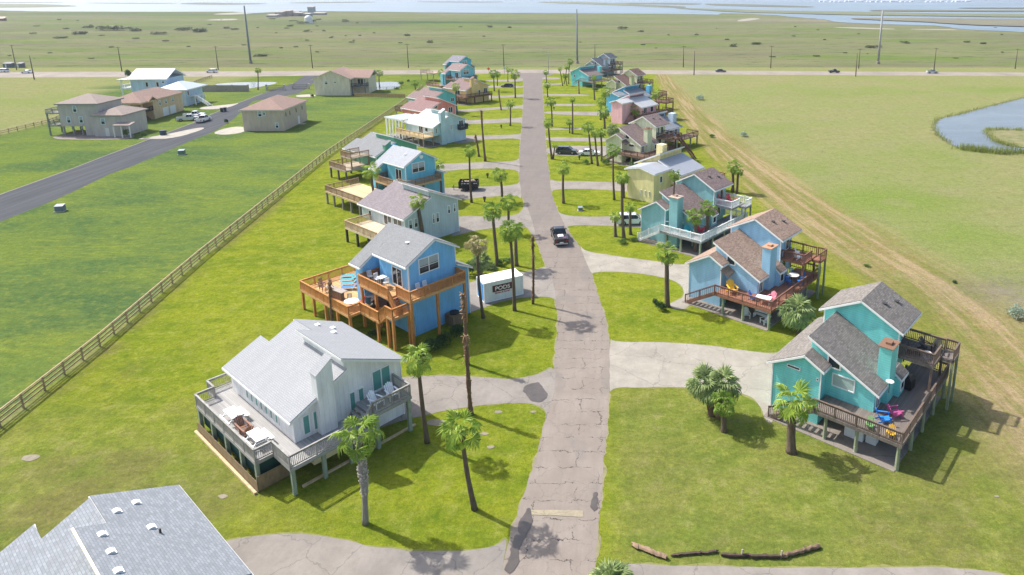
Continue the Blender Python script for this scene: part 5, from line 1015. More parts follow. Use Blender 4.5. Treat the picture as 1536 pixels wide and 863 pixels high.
# ------------------------------------------------------------------ shrubs
def leaf_cloud(rx, ry, rz, n, size, m, seed, lumps=5):
    rr = random.Random(seed); mb = MB(); cs = [(rr.uniform(-.55, .55) * rx, rr.uniform(-.55, .55) * ry, rr.uniform(.35, .75) * rz, rr.uniform(.38, .62)) for _ in range(lumps)] + [(0, 0, .45 * rz, .6)]
    for _ in range(n):
        cx, cy, cz, k = rr.choice(cs); th = rr.uniform(0, 2 * pi); ph = math.acos(rr.uniform(-.5, 1)); q = k * rr.uniform(.65, 1.05)
        p = Vector((cx + rx * q * sin(ph) * cos(th), cy + ry * q * sin(ph) * sin(th), max(.04, cz + rz * q * cos(ph))))
        a = Vector((rr.uniform(-1, 1), rr.uniform(-1, 1), rr.uniform(-.6, 1))).normalized(); b = a.cross(Vector((rr.uniform(-1, 1), rr.uniform(-1, 1), rr.uniform(-1, 1)))).normalized(); s = size * rr.uniform(.6, 1.3)
        mb.add([p - a * s, p + b * s * .45, p + a * s, p - b * s * .45], [(0, 1, 2, 3)])
    o = mb.build('foliage', m, None, uv=False); me = o.data; bpy.data.objects.remove(o); return me
L_BUSH = leafmat('#3f6124', '#6f8f38'); L_DBUSH = leafmat('#24401c', '#45662c'); L_PALEB = leafmat('#8a9c8a', '#aab8a2'); L_MARSH = leafmat('#525f34', '#7f8650')
BUSH = [leaf_cloud(1, 1, 1, 900, .11, L_BUSH, 1), leaf_cloud(1, 1, 1, 900, .11, L_DBUSH, 2), leaf_cloud(1, 1, 1, 700, .10, L_PALEB, 3), leaf_cloud(1, 1, .8, 420, .16, L_MARSH, 4), leaf_cloud(1, 1, .7, 420, .16, L_MARSH, 5, 3)]
def bush(i, px, py, r, h, label, group='garden shrubs', cat='shrub', name='shrub', sx=1.0):
    b = G(px, py); s = r / PPM(b); o = bpy.data.objects.new(name, BUSH[i]); COL.objects.link(o); o.location = b; o.scale = (s * sx, s, s * h); o.rotation_euler = (0, 0, (px * 7.3) % 6.28); return tag(o, label, cat, group)
for t in [(1, 648, 528, 17, 1.0, 'dark shrub under the blue house balcony, left end of the hedge'), (1, 668, 519, 15, 1.2, 'dark shrub under the blue house balcony, second from left'), (1, 684, 507, 14, 1.3, 'dark shrub under the blue house by the corner post'), (1, 632, 541, 12, .9, 'low dark shrub below the orange deck landing'), (1, 560, 505, 12, .8, 'low dark shrub beneath the orange deck near the white roof'),
          (0, 704, 412, 13, 1.4, 'leafy shrub hugging the rear end wall of the blue house'), (0, 748, 398, 9, .9, 'light green shrub behind the shipping container'), (0, 762, 394, 7, .8, 'small shrub at the right end behind the container'),
          (1, 990, 465, 10, 1.2, 'dark round shrub at the foot of the big palm'), (1, 983, 455, 7, .9, 'small shrub left of the round one by the big palm'), (0, 935, 366, 8, .8, 'green shrub at the palm feet beside the teal house'), (0, 950, 362, 6, .8, 'small shrub beside the white suv'),
          (0, 952, 250, 8, .9, 'shrub under the lime-green house wall'), (0, 880, 246, 6, .9, 'shrub at the left end of the lime house palms'), (0, 910, 247, 7, 1.0, 'shrub among the lime house palms'), (0, 893, 137, 5, 1, 'shrub below the aqua house deck'),
          (0, 188, 205, 6, 1.6, 'young broad-leaved plant at the porch of the grey stilt house'), (0, 217, 207, 4.5, 2.0, 'small yellowish tree by the tan driveway'), (1, 192, 116, 6, 1.6, 'dark round bush beside the highway on the left'), (1, 266, 181, 4, 1, 'small bush at the tan house driveway'), (1, 339, 185, 3.5, 1.6, 'tiny bush at the dark street kerb'),
          (1, 468, 146, 3, 1.4, 'dark sapling beside the cream house corner'), (0, 602, 128, 4, 1.2, 'shrub right of the small pond'), (1, 613, 123, 2.5, 1.2, 'dark bush beyond the small pond'), (0, 595, 135, 4, .9, 'green shrub at the pond fence'),
          (2, 1050, 150, 8, .8, 'grey-green bush in the meadow by the worn strip, far one'), (2, 1115, 205, 7, .9, 'grey-green bush in the meadow near the worn strip'), (0, 1067, 206, 5, .8, 'small bush behind the lime-green house'), (2, 1524, 478, 14, 1.2, 'whitish bush at the right edge of the photo'), (1, 1432, 424, 5, .6, 'small dark weed in the meadow above the turquoise house'), (0, 1300, 400, 5, .7, 'weed clump on the worn strip')]: bush(*t)
rr = random.Random(5)
MB_ = [(163, 46, 16), (118, 52, 9), (90, 58, 6), (205, 47, 10), (275, 46, 9), (300, 48, 12), (240, 52, 8), (130, 42, 6), (50, 51, 5), (190, 43, 7), (455, 36, 8), (470, 33, 7), (435, 40, 5), (520, 33, 7), (460, 48, 6), (485, 47, 4), (497, 57, 4), (611, 54, 6), (645, 64, 7), (560, 50, 3), (734, 41, 6), (765, 42, 5), (935, 44, 8), (960, 48, 5), (1045, 53, 4), (725, 55, 3), (1100, 70, 7), (1307, 72, 8), (1317, 71, 6), (1133, 67, 7), (1356, 65, 6), (1236, 60, 3), (1190, 55, 3), (1090, 60, 4), (1450, 64, 5), (1475, 66, 5), (1503, 79, 3), (340, 43, 6), (352, 45, 5), (388, 85, 7), (75, 80, 3), (250, 62, 4), (600, 65, 3), (1002, 53, 2.5), (870, 64, 2.5), (690, 41, 3), (1268, 80, 3), (1160, 86, 4), (1225, 85, 5), (410, 29, 4), (14, 84, 3)]
MB_ += [(rr.uniform(20, 560) if rr.random() < .75 else rr.uniform(880, 1530), 30 + 60 * rr.random() ** 1.5, rr.uniform(1.5, 4)) for _ in range(45)]
for k, (x, y, s) in enumerate(MB_):
    o = bush(3 + k % 2, x, y, s * rr.uniform(.85, 1.1), .55, 'low dark bush scattered in the open marsh beyond the highway', 'bushes scattered in the far marsh', 'bush', 'marsh_bush', rr.uniform(1.2, 1.9))
def reeds(name, label, line, n, h, m, seed, wd_=.8):
    rr = random.Random(seed); mb = MB(); P = pxs(line)
    for _ in range(n):
        k = rr.randrange(len(P) - 1); p = P[k].lerp(P[k + 1], rr.random()) + Vector((rr.gauss(0, wd_), rr.gauss(0, wd_), 0)); a = rr.uniform(0, pi); hh = h * rr.uniform(.5, 1.2); w = Vector((cos(a), sin(a), 0)) * .05; t = Vector((rr.gauss(0, .15), rr.gauss(0, .15), 1)) * hh
        mb.add([p - w, p + w, p + t + w * .2, p + t - w * .2], [(0, 1, 2, 3)])
    o = mb.build(name, m, None, uv=False); return tag(o, label, 'reeds', None, 'stuff')
REED = leafmat('#6f7f34', '#a0a458')
reeds('reeds', 'reeds standing in the pond shallows', [(1441, 224), (1458, 226), (1477, 228), (1502, 231), (1530, 230), (1600, 236)], 1300, 1.4, REED, 3, .9)
reeds('bank_grass', 'tall grass fringing the pond bank', [(1423, 214), (1408, 204), (1401, 191), (1404, 179), (1436, 172.5), (1469, 163.4), (1519, 151), (1560, 140)], 900, .7, REED, 4, .5)
reeds('island_grass', 'tall grass on the pond island edge', [(1524, 221), (1505, 216.5), (1491, 211.5), (1478, 196), (1500, 195), (1536, 196)], 900, .9, REED, 5, .5)
TUSS = leafmat('#62801f', '#9aac3c'); TUSD = leafmat('#74983e', '#a0b850')
def tufts(name, label, n, inside, h, m, seed):
    rr = random.Random(seed); mb = MB(); c = 0
    while c < n:
        p = inside(rr)
        if p is None: continue
        c += 1
        for _ in range(5):
            q = p + Vector((rr.gauss(0, .12), rr.gauss(0, .12), 0)); a = rr.uniform(0, pi); hh = h * rr.uniform(.5, 1.3); w = Vector((cos(a), sin(a), 0)) * .035; t = Vector((rr.gauss(0, .12), rr.gauss(0, .12), hh))
            mb.add([q - w, q + w, q + t], [(0, 1, 2)])
    return tag(mb.build(name, m, None, uv=False), label, 'grass', None, 'stuff')
def in_field(rr):
    y = rr.uniform(46, 190) if rr.random() < .5 else rr.uniform(46, 100); xs_ = np.interp(y, [p.y for p in FENCE], [p.x for p in FENCE]); xr = np.interp(y, [p.y for p in pxs(SIDE_R)], [p.x for p in pxs(SIDE_R)])
    x = rr.uniform(xr + 1, xs_ - .3)
    return Vector((x, y, 0)) if noise.noise((x * .05, y * .09, 3)) + .35 * rr.random() > .12 else None

# ------------------------------------------------------------------ fences
def rail_fence(name, label, pts, posth, gap, m, rails=(.35, .75, 1.15), w=.13, board=.14, group=None):
    o0 = pts[0]; e = empty(name, o0, 0, label, 'fence', group); d = [p - o0 for p in pts]; acc = []
    for a, b in zip(d, d[1:]):
        n = max(1, round((b - a).length / gap)); acc += [a.lerp(b, i / n) for i in range(n)]
    acc.append(d[-1])
    for p in acc: MB().box(p.x - w / 2, p.y - w / 2, 0, p.x + w / 2, p.y + w / 2, posth).build('post', m, e)
    for z in rails:
        r = MB()
        for a, b in zip(acc, acc[1:]): r.bar(a + Vector((.03, 0, z)), b + Vector((.03, 0, z)), .05, board)
        r.build('rail', m, e)
    c = MB()
    for a, b in zip(acc, acc[1:]): c.bar(a + Vector((0, 0, posth + .02)), b + Vector((0, 0, posth + .02)), .13, .04)
    c.build('cap_rail', m, e); return e
FW = timber('#a08a68')
rail_fence('wooden_fence', 'long weathered post-and-rail fence between the dark field and the lawns', pxs([(-40, 672), (0, 640), (150, 520), (300, 390), (490, 235), (600, 160), (634, 133)]), 1.35, 2.5, FW)
rail_fence('wooden_fence', 'low rail fence along the far-left meadow behind the grey stilt house', pxs([(-60, 215), (0, 203), (75, 185), (130, 160)]), 1.2, 2.6, FW, (.5, .95))
rail_fence('picket_fence', 'reddish wooden fence joining the cream house to the long fence', pxs([(532, 145.5), (570, 146.5), (608, 147.5)]), 1.3, 2.4, timber('#a98a5c'), (.3, .6, .9, 1.15), .12, .26)
rail_fence('wire_fence', 'dark low fence in front of the small pond by the cream house', pxs([(560, 135.5), (580, 135), (603, 134)]), 1.1, 2.5, timber('#4a4038'), (.5, .95), .1, .06)
rail_fence('wooden_fence', 'dark rail fence climbing from the left pond to the highway', pxs([(292, 126), (305, 121), (318, 117)]), 1.1, 2.4, timber('#6a5a48'), (.5, .9))
def gate(label, x0, x1, y):
    a = G(x0, y); b = G(x1, y); e = empty('iron_gate', a, 0, label, 'gate', 'gate panels across the side street'); d = b - a; m = timber('#3b3a38'); f = MB()
    for z in (.25, .9, 1.7): f.bar((0, 0, z), (d.x, d.y, z), .07)
    f.build('gate_frame', m, e); p = MB(); n = int(d.length / .35)
    for i in range(n + 1): q = d * (i / n); p.bar((q.x, q.y, .1), (q.x, q.y, 1.8), .05)
    p.build('gate_bars', m, e)
    for q in (Vector(), d): MB().box(q.x - .25, q.y - .25, 0, q.x + .25, q.y + .25, 2.1).build('gate_post', plain('#b9b3a6'), e)
gate('left leaf of the dark iron gate across the side street', 400, 427, 135.5); gate('right leaf of the dark iron gate across the side street', 439, 464, 134)
a, b = G(300, 137.5), G(373, 137.5); w_ = empty('privacy_wall', a, 0, 'long grey block wall in front of the left pond', 'wall'); d = b - a
MB().bar((0, 0, 1.15), (d.x, d.y, 1.15), .25, 2.3).build('panel', concrete('#aaa294', .4), w_)
for i in range(4): q = d * (i / 3); MB().box(q.x - .2, q.y - .2, 0, q.x + .2, q.y + .2, 2.5).build('pillar', concrete('#b3ab9c', .5), w_)

# ------------------------------------------------------------------ vehicles
TYRE = plain('#1c1c1c', .9); RIM = plain('#9a9da0', .35, .6); TINT = glass('#11181d', .06); LAMP = plain('#e8eaec', .2); REDL = plain('#8a1518', .3)
def vehicle(name, label, p, heading, color, kind='sedan', cat='car', group=None, L=4.7, W=1.85, far=False):
    "heading = the angle of its nose from +X"
    e = empty(name, p, heading, label, cat, group); m = paint(color); h = L / 2; w = W / 2; g = .28
    hgt = {'sedan': 1.45, 'suv': 1.75, 'pickup': 1.85, 'hatch': 1.5}[kind]; belt = {'sedan': .92, 'suv': 1.08, 'pickup': 1.15, 'hatch': .95}[kind]
    import bmesh
    side_ = {'sedan': [(-h, .45), (-h + .06, .9), (-h + .9, belt + .05), (h - 1.35, belt), (h - .15, .75), (h, .5), (h - .05, g), (-h + .05, g)],
             'hatch': [(-h, .45), (-h + .03, .95), (-h + .3, belt + .05), (h - 1.25, belt), (h - .15, .75), (h, .5), (h - .05, g), (-h + .05, g)],
             'suv': [(-h, .5), (-h + .02, 1.0), (-h + .2, belt), (h - 1.2, belt), (h - .12, .95), (h, .55), (h - .05, g + .05), (-h + .05, g + .05)],
             'pickup': [(-h, .6), (-h, belt), (-.55, belt), (h - 1.35, belt), (h - .1, 1.02), (h, .6), (h - .05, g + .1), (-h + .05, g + .1)]}[kind]
    bm = bmesh.new(); rows = []
    for yy, ins in ((-w, 0.), (-w * .96, .04), (w * .96, .04), (w, 0.)):
        s = 1.0
        rows.append([bm.verts.new((x, yy if abs(yy) < w else yy * .985, z + (.0 if abs(yy) < w else -.05 if z > .8 else 0))) for x, z in side_])
    n = len(side_)
    for a_, b_ in zip(rows, rows[1:]):
        for i in range(n): bm.faces.new((a_[i], a_[(i + 1) % n], b_[(i + 1) % n], b_[i]))
    bm.faces.new(rows[0][::-1]); bm.faces.new(rows[-1]); bmesh.ops.recalc_face_normals(bm, faces=bm.faces)
    me = bpy.data.meshes.new('body'); bm.to_mesh(me); bm.free(); me.materials.append(m); bo = bpy.data.objects.new('body', me); COL.objects.link(bo); bo.parent = e
    cab = {'sedan': ((-h + .75, h - 1.25), (-h + 1.4, h - 2.1)), 'hatch': ((-h + .12, h - 1.15), (-h + .75, h - 1.95)), 'suv': ((-h + .1, h - 1.05), (-h + .5, h - 1.8)), 'pickup': ((-.55, h - 1.3), (-.3, h - 1.95))}[kind]
    (a0, a1), (b0, b1) = cab; cw, tw = w * .93, w * .74
    G_ = MB(); G_.prism([(a0, -cw, belt - .03), (a1, -cw, belt - .03), (a1, cw, belt - .03), (a0, cw, belt - .03)], [(b0, -tw, hgt - .06), (b1, -tw, hgt - .06), (b1, tw, hgt - .06), (b0, tw, hgt - .06)]); G_.build('windows', TINT, e)
    rf = MB(); rf.prism([(b0 - .06, -tw - .02, hgt - .07), (b1 + .06, -tw - .02, hgt - .07), (b1 + .06, tw + .02, hgt - .07), (b0 - .06, tw + .02, hgt - .07)], [(b0 + .1, -tw + .1, hgt), (b1 - .1, -tw + .1, hgt), (b1 - .1, tw - .1, hgt), (b0 + .1, tw - .1, hgt)])
    for sy in (-1, 1):
        for (xa, xb) in ((a1, b1), (a0, b0), ((a0 + a1) / 2, (b0 + b1) / 2)): rf.bar((xa, sy * (cw + .005), belt), (xb, sy * (tw + .005), hgt - .05), .07, .05)
    rf.build('roof', m, e)
    if kind == 'pickup':
        bd = MB(); bd.box(-h + .1, -w + .16, belt - .42, -.62, w - .16, belt + .005); bd.build('bed', plain('#1b1b1c', .8), e)
    wr = .34 if kind in ('sedan', 'hatch') else .40
    for sx in (-1, 1):
        for sy in (-1, 1):
            t = MB(); x = sx * L * .30; y = sy * (w - .10); t.tube([(x, y - .11, wr), (x, y + .11, wr)], [wr, wr], 16); o = t.build('wheel', TYRE, e)
            r = MB(); r.tube([(x, y - .005 + sy * .10, wr), (x, y + sy * .125, wr)], [wr * .62, wr * .55], 12); r.build('rim', RIM, o)
    if not far:
        for sy in (-1, 1):
            MB().box(h - .10, sy * w * .55, .62, h + .012, sy * w * .9, .78).build('headlight', LAMP, e); MB().box(-h - .015, sy * w * .62, .70, -h + .08, sy * w * .93, .95).build('tail_light', REDL, e)
            MB().box(a1 - .5, sy * (w + .02), belt + .02, a1 - .35, sy * (w + .2), belt + .18).build('wing_mirror', m, e)
        b = MB(); b.box(h - .06, -w * .9, .34, h + .06, w * .9, .52); b.box(-h - .06, -w * .9, .36, -h + .06, w * .9, .54); b.build('bumper', plain('#b9bcbf', .3, .5) if kind == 'pickup' else plain('#2a2b2c', .6), e)
        MB().box(-h - .075, -.26, .56, -h - .02, .26, .70).build('licence_plate', plain('#e6e6e2'), e)
    return e
def toward(px0, py0, px1, py1): d = G(px1, py1) - G(px0, py0); return atan2(d.y, d.x)
tk = vehicle('pickup_truck', 'black pickup driving away down the middle of the street', G(839, 360), toward(850, 390, 822, 310) , '#0e1012', 'pickup', 'pickup', None, 5.6, 2.0)
c_ = tk.location; ca, sa = cos(tk.rotation_euler[2]), sin(tk.rotation_euler[2])
def on_truck(u, v, z): return Vector((c_.x + u * ca - v * sa, c_.y + u * sa + v * ca, z))
o = MB().box(-.5, -.4, 0, .5, .4, .45).box(-.5, -.4, .45, .45, .3, .52).build('storage_bin', plain('#cfd0d6')); o.location = on_truck(-1.55, .0, .75); o.rotation_euler[2] = tk.rotation_euler[2]; tag(o, 'pale grey bin lying in the pickup bed', 'box')
o = MB().box(-.3, -.25, 0, .3, .25, .35).box(-.32, -.27, .35, .32, .27, .42).build('cooler', plain('#6a3a5a')); o.location = on_truck(-2.2, -.5, .75); o.rotation_euler[2] = tk.rotation_euler[2]; tag(o, 'purple cooler in the pickup bed corner', 'cooler')
vehicle('suv', 'dark grey suv parked on the right driveway by the dead palm row', G(850, 231), toward(840, 230, 862, 230.6), '#33383d', 'suv', 'car', 'cars parked at the street houses')
vehicle('sedan', 'white sedan parked behind the dark suv near the lime house', G(884, 233), toward(874, 232, 896, 232), '#e4e6e8', 'sedan', 'car', 'cars parked at the street houses')
vehicle('suv', 'white suv half hidden behind the teal house palms', G(948, 336), toward(930, 336, 966, 335), '#d4d7da', 'suv', 'car', 'cars parked at the street houses')
vehicle('hatchback', 'navy blue hatchback by the yellow house near the highway', G(761, 131), toward(772, 131, 748, 131), '#14203a', 'hatch', 'car', 'cars parked at the street houses')
GP = 'vehicles parked at the tan house'
vehicle('pickup_truck', 'silver pickup parked in front of the tan house garage', G(283, 181), toward(272, 181, 296, 179.6), '#b9c0c6', 'pickup', 'pickup', GP, 5.6, 1.95)
vehicle('pickup_truck', 'white-roofed dark pickup parked behind the silver one', G(292, 176), toward(280, 176, 304, 175), '#e0e2e3', 'pickup', 'pickup', GP, 5.4, 1.95)
vehicle('pickup_truck', 'white pickup with roof bar parked nearest the dark street', G(305, 182.5), toward(299, 184, 315, 178), '#eceeee', 'pickup', 'pickup', GP, 5.5, 1.95)
vehicle('sedan', 'dark blue car squeezed behind the white street pickup', G(298, 178.6), toward(290, 181, 306, 177), '#1c3550', 'sedan', 'car', GP, 4.5)
HG = 'vehicles on the highway'
for nm, lb, px, py, col, kd, ct in (('suv', 'white suv on the highway at the left photo edge', 5, 108.6, '#dfe4ea', 'suv', 'car'), ('sedan', 'white car on the highway next to the leftmost poles', 41, 110, '#e4e8ec', 'sedan', 'car'), ('suv', 'white suv on the highway above the long grey wall', 318, 109.4, '#eef0f2', 'suv', 'car'), ('sedan', 'dark sedan on the highway right of the house row', 1081, 108.4, '#3a4048', 'sedan', 'car'), ('pickup_truck', 'dark pickup on the highway right of the middle field', 1251, 109.6, '#2b3b40', 'pickup', 'pickup'), ('pickup_truck', 'silver pickup on the highway near the right poles', 1398, 110.2, '#aab6bd', 'pickup', 'pickup')):
    vehicle(nm, lb, G(px, py, 0) + Vector((0, 0, .004)), 0 if px > 700 else pi, col, kd, ct, HG, far=True)
def box_bin(name, label, px, py, col, w=.62, h=1.05, cat='bin', group=None, lid='#2a3a44', rz=.3):
    e = empty(name, G(px, py), rz, label, cat, group); b = MB(); b.prism([(-w * .42, -w * .45, .08), (w * .42, -w * .45, .08), (w * .42, w * .45, .08), (-w * .42, w * .45, .08)], [(-w / 2, -w / 2, h), (w / 2, -w / 2, h), (w / 2, w / 2, h), (-w / 2, w / 2, h)]); b.build('body', plain(col), e)
    l = MB(); l.slab([(-w * .55, -w * .55, h + .05), (w * .55, -w * .55, h + .05), (w * .55, w * .55, h + .12), (-w * .55, w * .55, h + .12)], .07); l.build('lid', plain(lid), e)
    for s in (-1, 1): MB().tube([(s * w * .4 - .04, w * .4, .1), (s * w * .4 + .04, w * .4, .1)], [.1, .1], 8).build('wheel', TYRE, e)
for lb, px, py, c in (('dark blue wheeled bin at the kerb of the tan house', 243, 203, '#26425c'), ('dark green wheeled bin beside the blue one at the kerb', 247.5, 202.6, '#2c4a44'), ('black wheeled bin beside the far sandy driveway', 333, 168, '#22262c'), ('navy wheeled bin next to the black one by the driveway', 338, 167.4, '#263850')): box_bin('wheeled_bin', lb, px, py, c, .75, 1.15, group='wheeled bins at the dark street')
def util_box(label, px, py, s=1.0, col='#66727a'):
    e = empty('utility_box', G(px, py), .2, label, 'utility box', 'green utility boxes on the grass'); MB().box(-.75 * s, -.65 * s, 0, .75 * s, .65 * s, .12).build('pad', M_WHITEC, e)
    b = MB(); b.prism([(-.6 * s, -.5 * s, .12), (.6 * s, -.5 * s, .12), (.6 * s, .5 * s, .12), (-.6 * s, .5 * s, .12)], [(-.58 * s, -.42 * s, .95 * s), (.58 * s, -.42 * s, .95 * s), (.58 * s, .48 * s, 1.1 * s), (-.58 * s, .48 * s, 1.1 * s)]); b.build('cabinet', plain(col), e); MB().slab([(-.63 * s, -.5 * s, .97 * s), (.63 * s, -.5 * s, .97 * s), (.63 * s, .53 * s, 1.14 * s), (-.63 * s, .53 * s, 1.14 * s)], .03).build('lid', plain('#8d9aa0'), e)
util_box('grey utility box in the middle of the dark green field', 91, 317); util_box('green utility box on the field edge below the beige house', 273, 232, 1.0, '#4f7a62'); util_box('grey-green utility box on the right lawn by the lone palm', 870.5, 316, .6, '#6a7a70'); util_box('small dark utility box on the lawn behind the dumpster', 764, 297, .45, '#3f3a30')
for k, (px, py, lb) in enumerate(((731.5, 267, 'dark stub post on the lawn above the dumpster'), (752, 192.5, 'dark stub post on the lawn before the ice-blue house'), (869, 240, 'small dark meter post on the lawn below the parked suv'), (831, 165, 'dark meter post by the right roadside lawn'), (727, 303, 'brown stump beside the thin dumpster palm'))):
    e = empty('meter_post', G(px, py), 0, lb, 'post'); MB().box(-.1, -.1, 0, .1, .1, .75).build('stand', plain('#3a342c'), e); MB().box(-.2, -.14, .45, .2, .14, .95).build('housing', plain('#4a443a'), e)
# ------------------------------------------------------------------ container and dumpster
pA, pB = G(726.7, 455.5), G(777.4, 443.5); d = pB - pA; ang = atan2(d.y, d.x); CL, CW_, CHh = 4.9, 2.44, 2.44
e = empty('storage_container', pA, ang, 'white portable storage container with blue roll-up door on the driveway', 'container')
WM = siding('#e6e8e6', 'groove'); b = MB(); b.box(.02, .02, .06, CL - .02, CW_ - .02, CHh - .1); b.build('body', WM, e)
b = MB(); b.box(0, 0, CHh - .12, CL, CW_, CHh); b.box(0, 0, 0, CL, CW_, .12)
for x in (0, CL - .1):
    for y in (0, CW_ - .1): b.box(x - .003, y - .003, .1, x + .103, y + .103, CHh - .1)
b.build('frame', plain('#f0f0ee'), e); b = MB()
for i in range(9): b.box(-.01, .25, .2 + i * .225, .03, CW_ - .25, .2 + i * .225 + .21)
b.build('roller_door', plain('#4f93cf', .45), e); b = MB(); b.box(1.05, -.012, 1.12, 3.5, .05, 1.92); sg = b.build('sign_panel', plain('#5d2a2c'), e)
def text(body, size, par, loc, m, name='lettering'):
    c = bpy.data.curves.new(name, 'FONT'); c.body = body; c.size = size; c.extrude = .004; c.align_x = 'CENTER'; c.offset = .012
    t = bpy.data.objects.new(name, c); COL.objects.link(t); dg = bpy.context.evaluated_depsgraph_get(); me = bpy.data.meshes.new_from_object(t.evaluated_get(dg)); bpy.data.objects.remove(t); me.materials.clear(); me.materials.append(m)
    o = bpy.data.objects.new(name, me); COL.objects.link(o); o.parent = par; o.location = loc; o.rotation_euler = (pi / 2, 0, 0); return o
t = text('PODS', .66, sg, (2.28, -.02, 1.29), plain('#f2efea')); t.scale = (1.12, 1, 1); text('Moving & Storage', .27, sg, (2.3, .012, .86), plain('#a5484c'))
pA, pB = G(688, 287), G(717, 286.5); d = pB - pA; ang = atan2(d.y, d.x); DL = d.length
e = empty('dumpster_trailer', pA, ang, 'black open dumpster trailer loaded with debris on the left driveway', 'trailer'); DB = plain('#15181a', .6); b = MB()
b.box(0, 0, .45, DL, .08, 1.75); b.box(0, 1.95, .45, DL, 2.03, 1.75); b.box(0, .08, .45, .08, 1.95, 1.75); b.box(DL - .08, .08, .45, DL, 1.95, 1.75); b.box(.08, .08, .45, DL - .08, 1.95, .6)
for i in range(6): b.box(.3 + i * DL / 6.4, -.06, .5, .38 + i * DL / 6.4, -.004, 1.74)
b.build('body', DB, e)
b = MB(); b.bar((0, 1.0, .45), (-1.3, 1.0, .5), .14); b.bar((-1.0, 1, .0), (-1.0, 1, .9), .1); b.build('tow_bar', DB, e)
for x in (DL * .45, DL * .62):
    for y in (-.12, 2.15): MB().tube([(x, y - .1, .36), (x, y + .1, .36)], [.36, .36], 14).build('wheel', TYRE, e)
b = MB(); b.box(.5, -.009, 1.3, 1.3, -.004, 1.5); b.box(1.5, -.009, 1.3, 2.3, -.004, 1.5); b.box(2.7, -.009, 1.3, 3.3, -.004, 1.5); b.build('lettering_band', plain('#c9c7c2'), e)
rr = random.Random(4); dm = MB()
for i in range(26):
    x, y = rr.uniform(.3, DL - .5), rr.uniform(.3, 1.7); q = Vector((x, y, rr.uniform(1.1, 1.6))); dm.bar(q, q + Vector((rr.uniform(-.7, .7), rr.uniform(-.5, .5), rr.uniform(-.1, .25))), rr.uniform(.15, .5), .06)
o = dm.build('debris', plain('#b5a48c', .8, 0, .35)); o.location = pA; o.rotation_euler[2] = ang; tag(o, 'pile of pale broken boards in the black dumpster trailer', 'debris', None, 'stuff')
# ------------------------------------------------------------------ poles, signs, far things
def pole(name, label, bx, by, tx, ty, r, m, group, arms=0, cat='utility pole'):
    b = G(bx, by); x, h = HZ(tx, ty, b.y); e = empty(name, b, 0, label, cat, group); MB().tube([(0, 0, 0), ((x - b.x) * .3, 0, h)], [r, r * .6], 10).build('shaft', m, e, True)
    if r > .3: MB().lathe([(r * 1.6, 0), (r * 1.5, .9), (r * 1.05, 1.2)], 10).build('footing', M_SLAB, e)
    for k in range(arms): MB().bar((-1.1, 0, h - .35 - .9 * k), (1.1, 0, h - .35 - .9 * k), .12).build('crossarm', m, e)
    return e
CONC = concrete('#b4b3b2', .3); WOOD = timber('#5d5040'); TG = 'tall transmission masts'; UG = 'wooden utility poles along the highway'
pole('transmission_mast', 'tall grey transmission mast left, beyond the highway', 376.3, 95.5, 366.5, 9, .55, concrete('#8d959c', .3), TG, 0, 'mast'); pole('transmission_mast', 'tall grey transmission mast in the middle, beyond the house rows', 866, 95.5, 864.6, 14, .5, concrete('#9aa0a4', .3), TG, 0, 'mast'); pole('transmission_mast', 'tall pale concrete mast right, beyond the highway', 1317, 96, 1323.5, 16, .6, CONC, TG, 0, 'mast')
for lb, bx, by, tx, ty, a in (('leftmost wooden utility pole by the two sheds', 25, 105, 15.4, 67.5, 1), ('wooden utility pole on the near side of the highway, far left', 51.5, 119.5, 43.5, 83.5, 0), ('wooden pole above the grey stilt house', 183, 107.5, 175.6, 70, 1), ('wooden pole right of the highway white suv', 327.5, 105, 322.7, 69.5, 1), ('wooden pole between the gate and the cream house', 469, 102.5, 464.5, 67.5, 1), ('wooden pole left of the deep turquoise house', 612.7, 102, 610.6, 66, 1), ('wooden pole behind the navy hatchback', 756, 100, 753.3, 66.5, 1), ('thin wooden pole behind the slate grey house', 892.5, 96, 892, 67.5, 0), ('wooden pole right of the slate grey house, farther one', 1025, 101, 1025, 69, 1), ('wooden pole right of the slate grey house, nearer one', 1041, 113, 1041.3, 77, 0), ('wooden pole between the dark sedan and dark pickup', 1156, 102.5, 1157.4, 69, 1), ('wooden pole beside the tall concrete mast, farther one', 1288, 103, 1289.6, 73, 1), ('wooden pole beside the tall concrete mast, nearer one', 1283.5, 115, 1285.3, 80, 0), ('wooden pole behind the highway silver pickup', 1401, 104.5, 1404.3, 72, 1), ('wooden pole at the right photo edge', 1522.6, 103.5, 1526.8, 73, 1)):
    pole('utility_pole', lb, bx, by, tx, ty, .22, WOOD, UG, a)
e = pole('street_lamp', 'grey street lamp at the corner of the street and highway', 823, 112, 821.6, 77, .12, plain('#8a8d8e'), None, 0, 'street lamp'); MB().bar((0, 0, 9.6), (-2.2, 0, 10.1), .1).box(-2.9, -.15, 10.0, -2.1, .15, 10.18).build('lamp_arm', plain('#9a9d9e'), e)
e = empty('street_sign', G(757, 112), 0, 'white roadside sign on a post beside the left highway verge', 'sign'); MB().box(-.06, -.06, 0, .06, .06, 3.0).build('post', plain('#8c8c88'), e); MB().box(-.5, -.08, 2.2, .5, -.065, 3.4).build('panel', plain('#c9d6c4'), e)
e = empty('warning_sign', G(733, 107.4), 0, 'small orange warning sign beside the highway', 'sign'); MB().box(-.05, -.05, 0, .05, .05, 1.2).build('stand', plain('#55524c'), e); b = MB(); b.prism([(-.75, -.08, 1.2), (0, -.08, .45), (.75, -.08, 1.2), (0, -.08, 1.95)], [(-.75, -.06, 1.2), (0, -.06, .45), (.75, -.06, 1.2), (0, -.06, 1.95)]); b.build('panel', plain('#e0632f'), e)
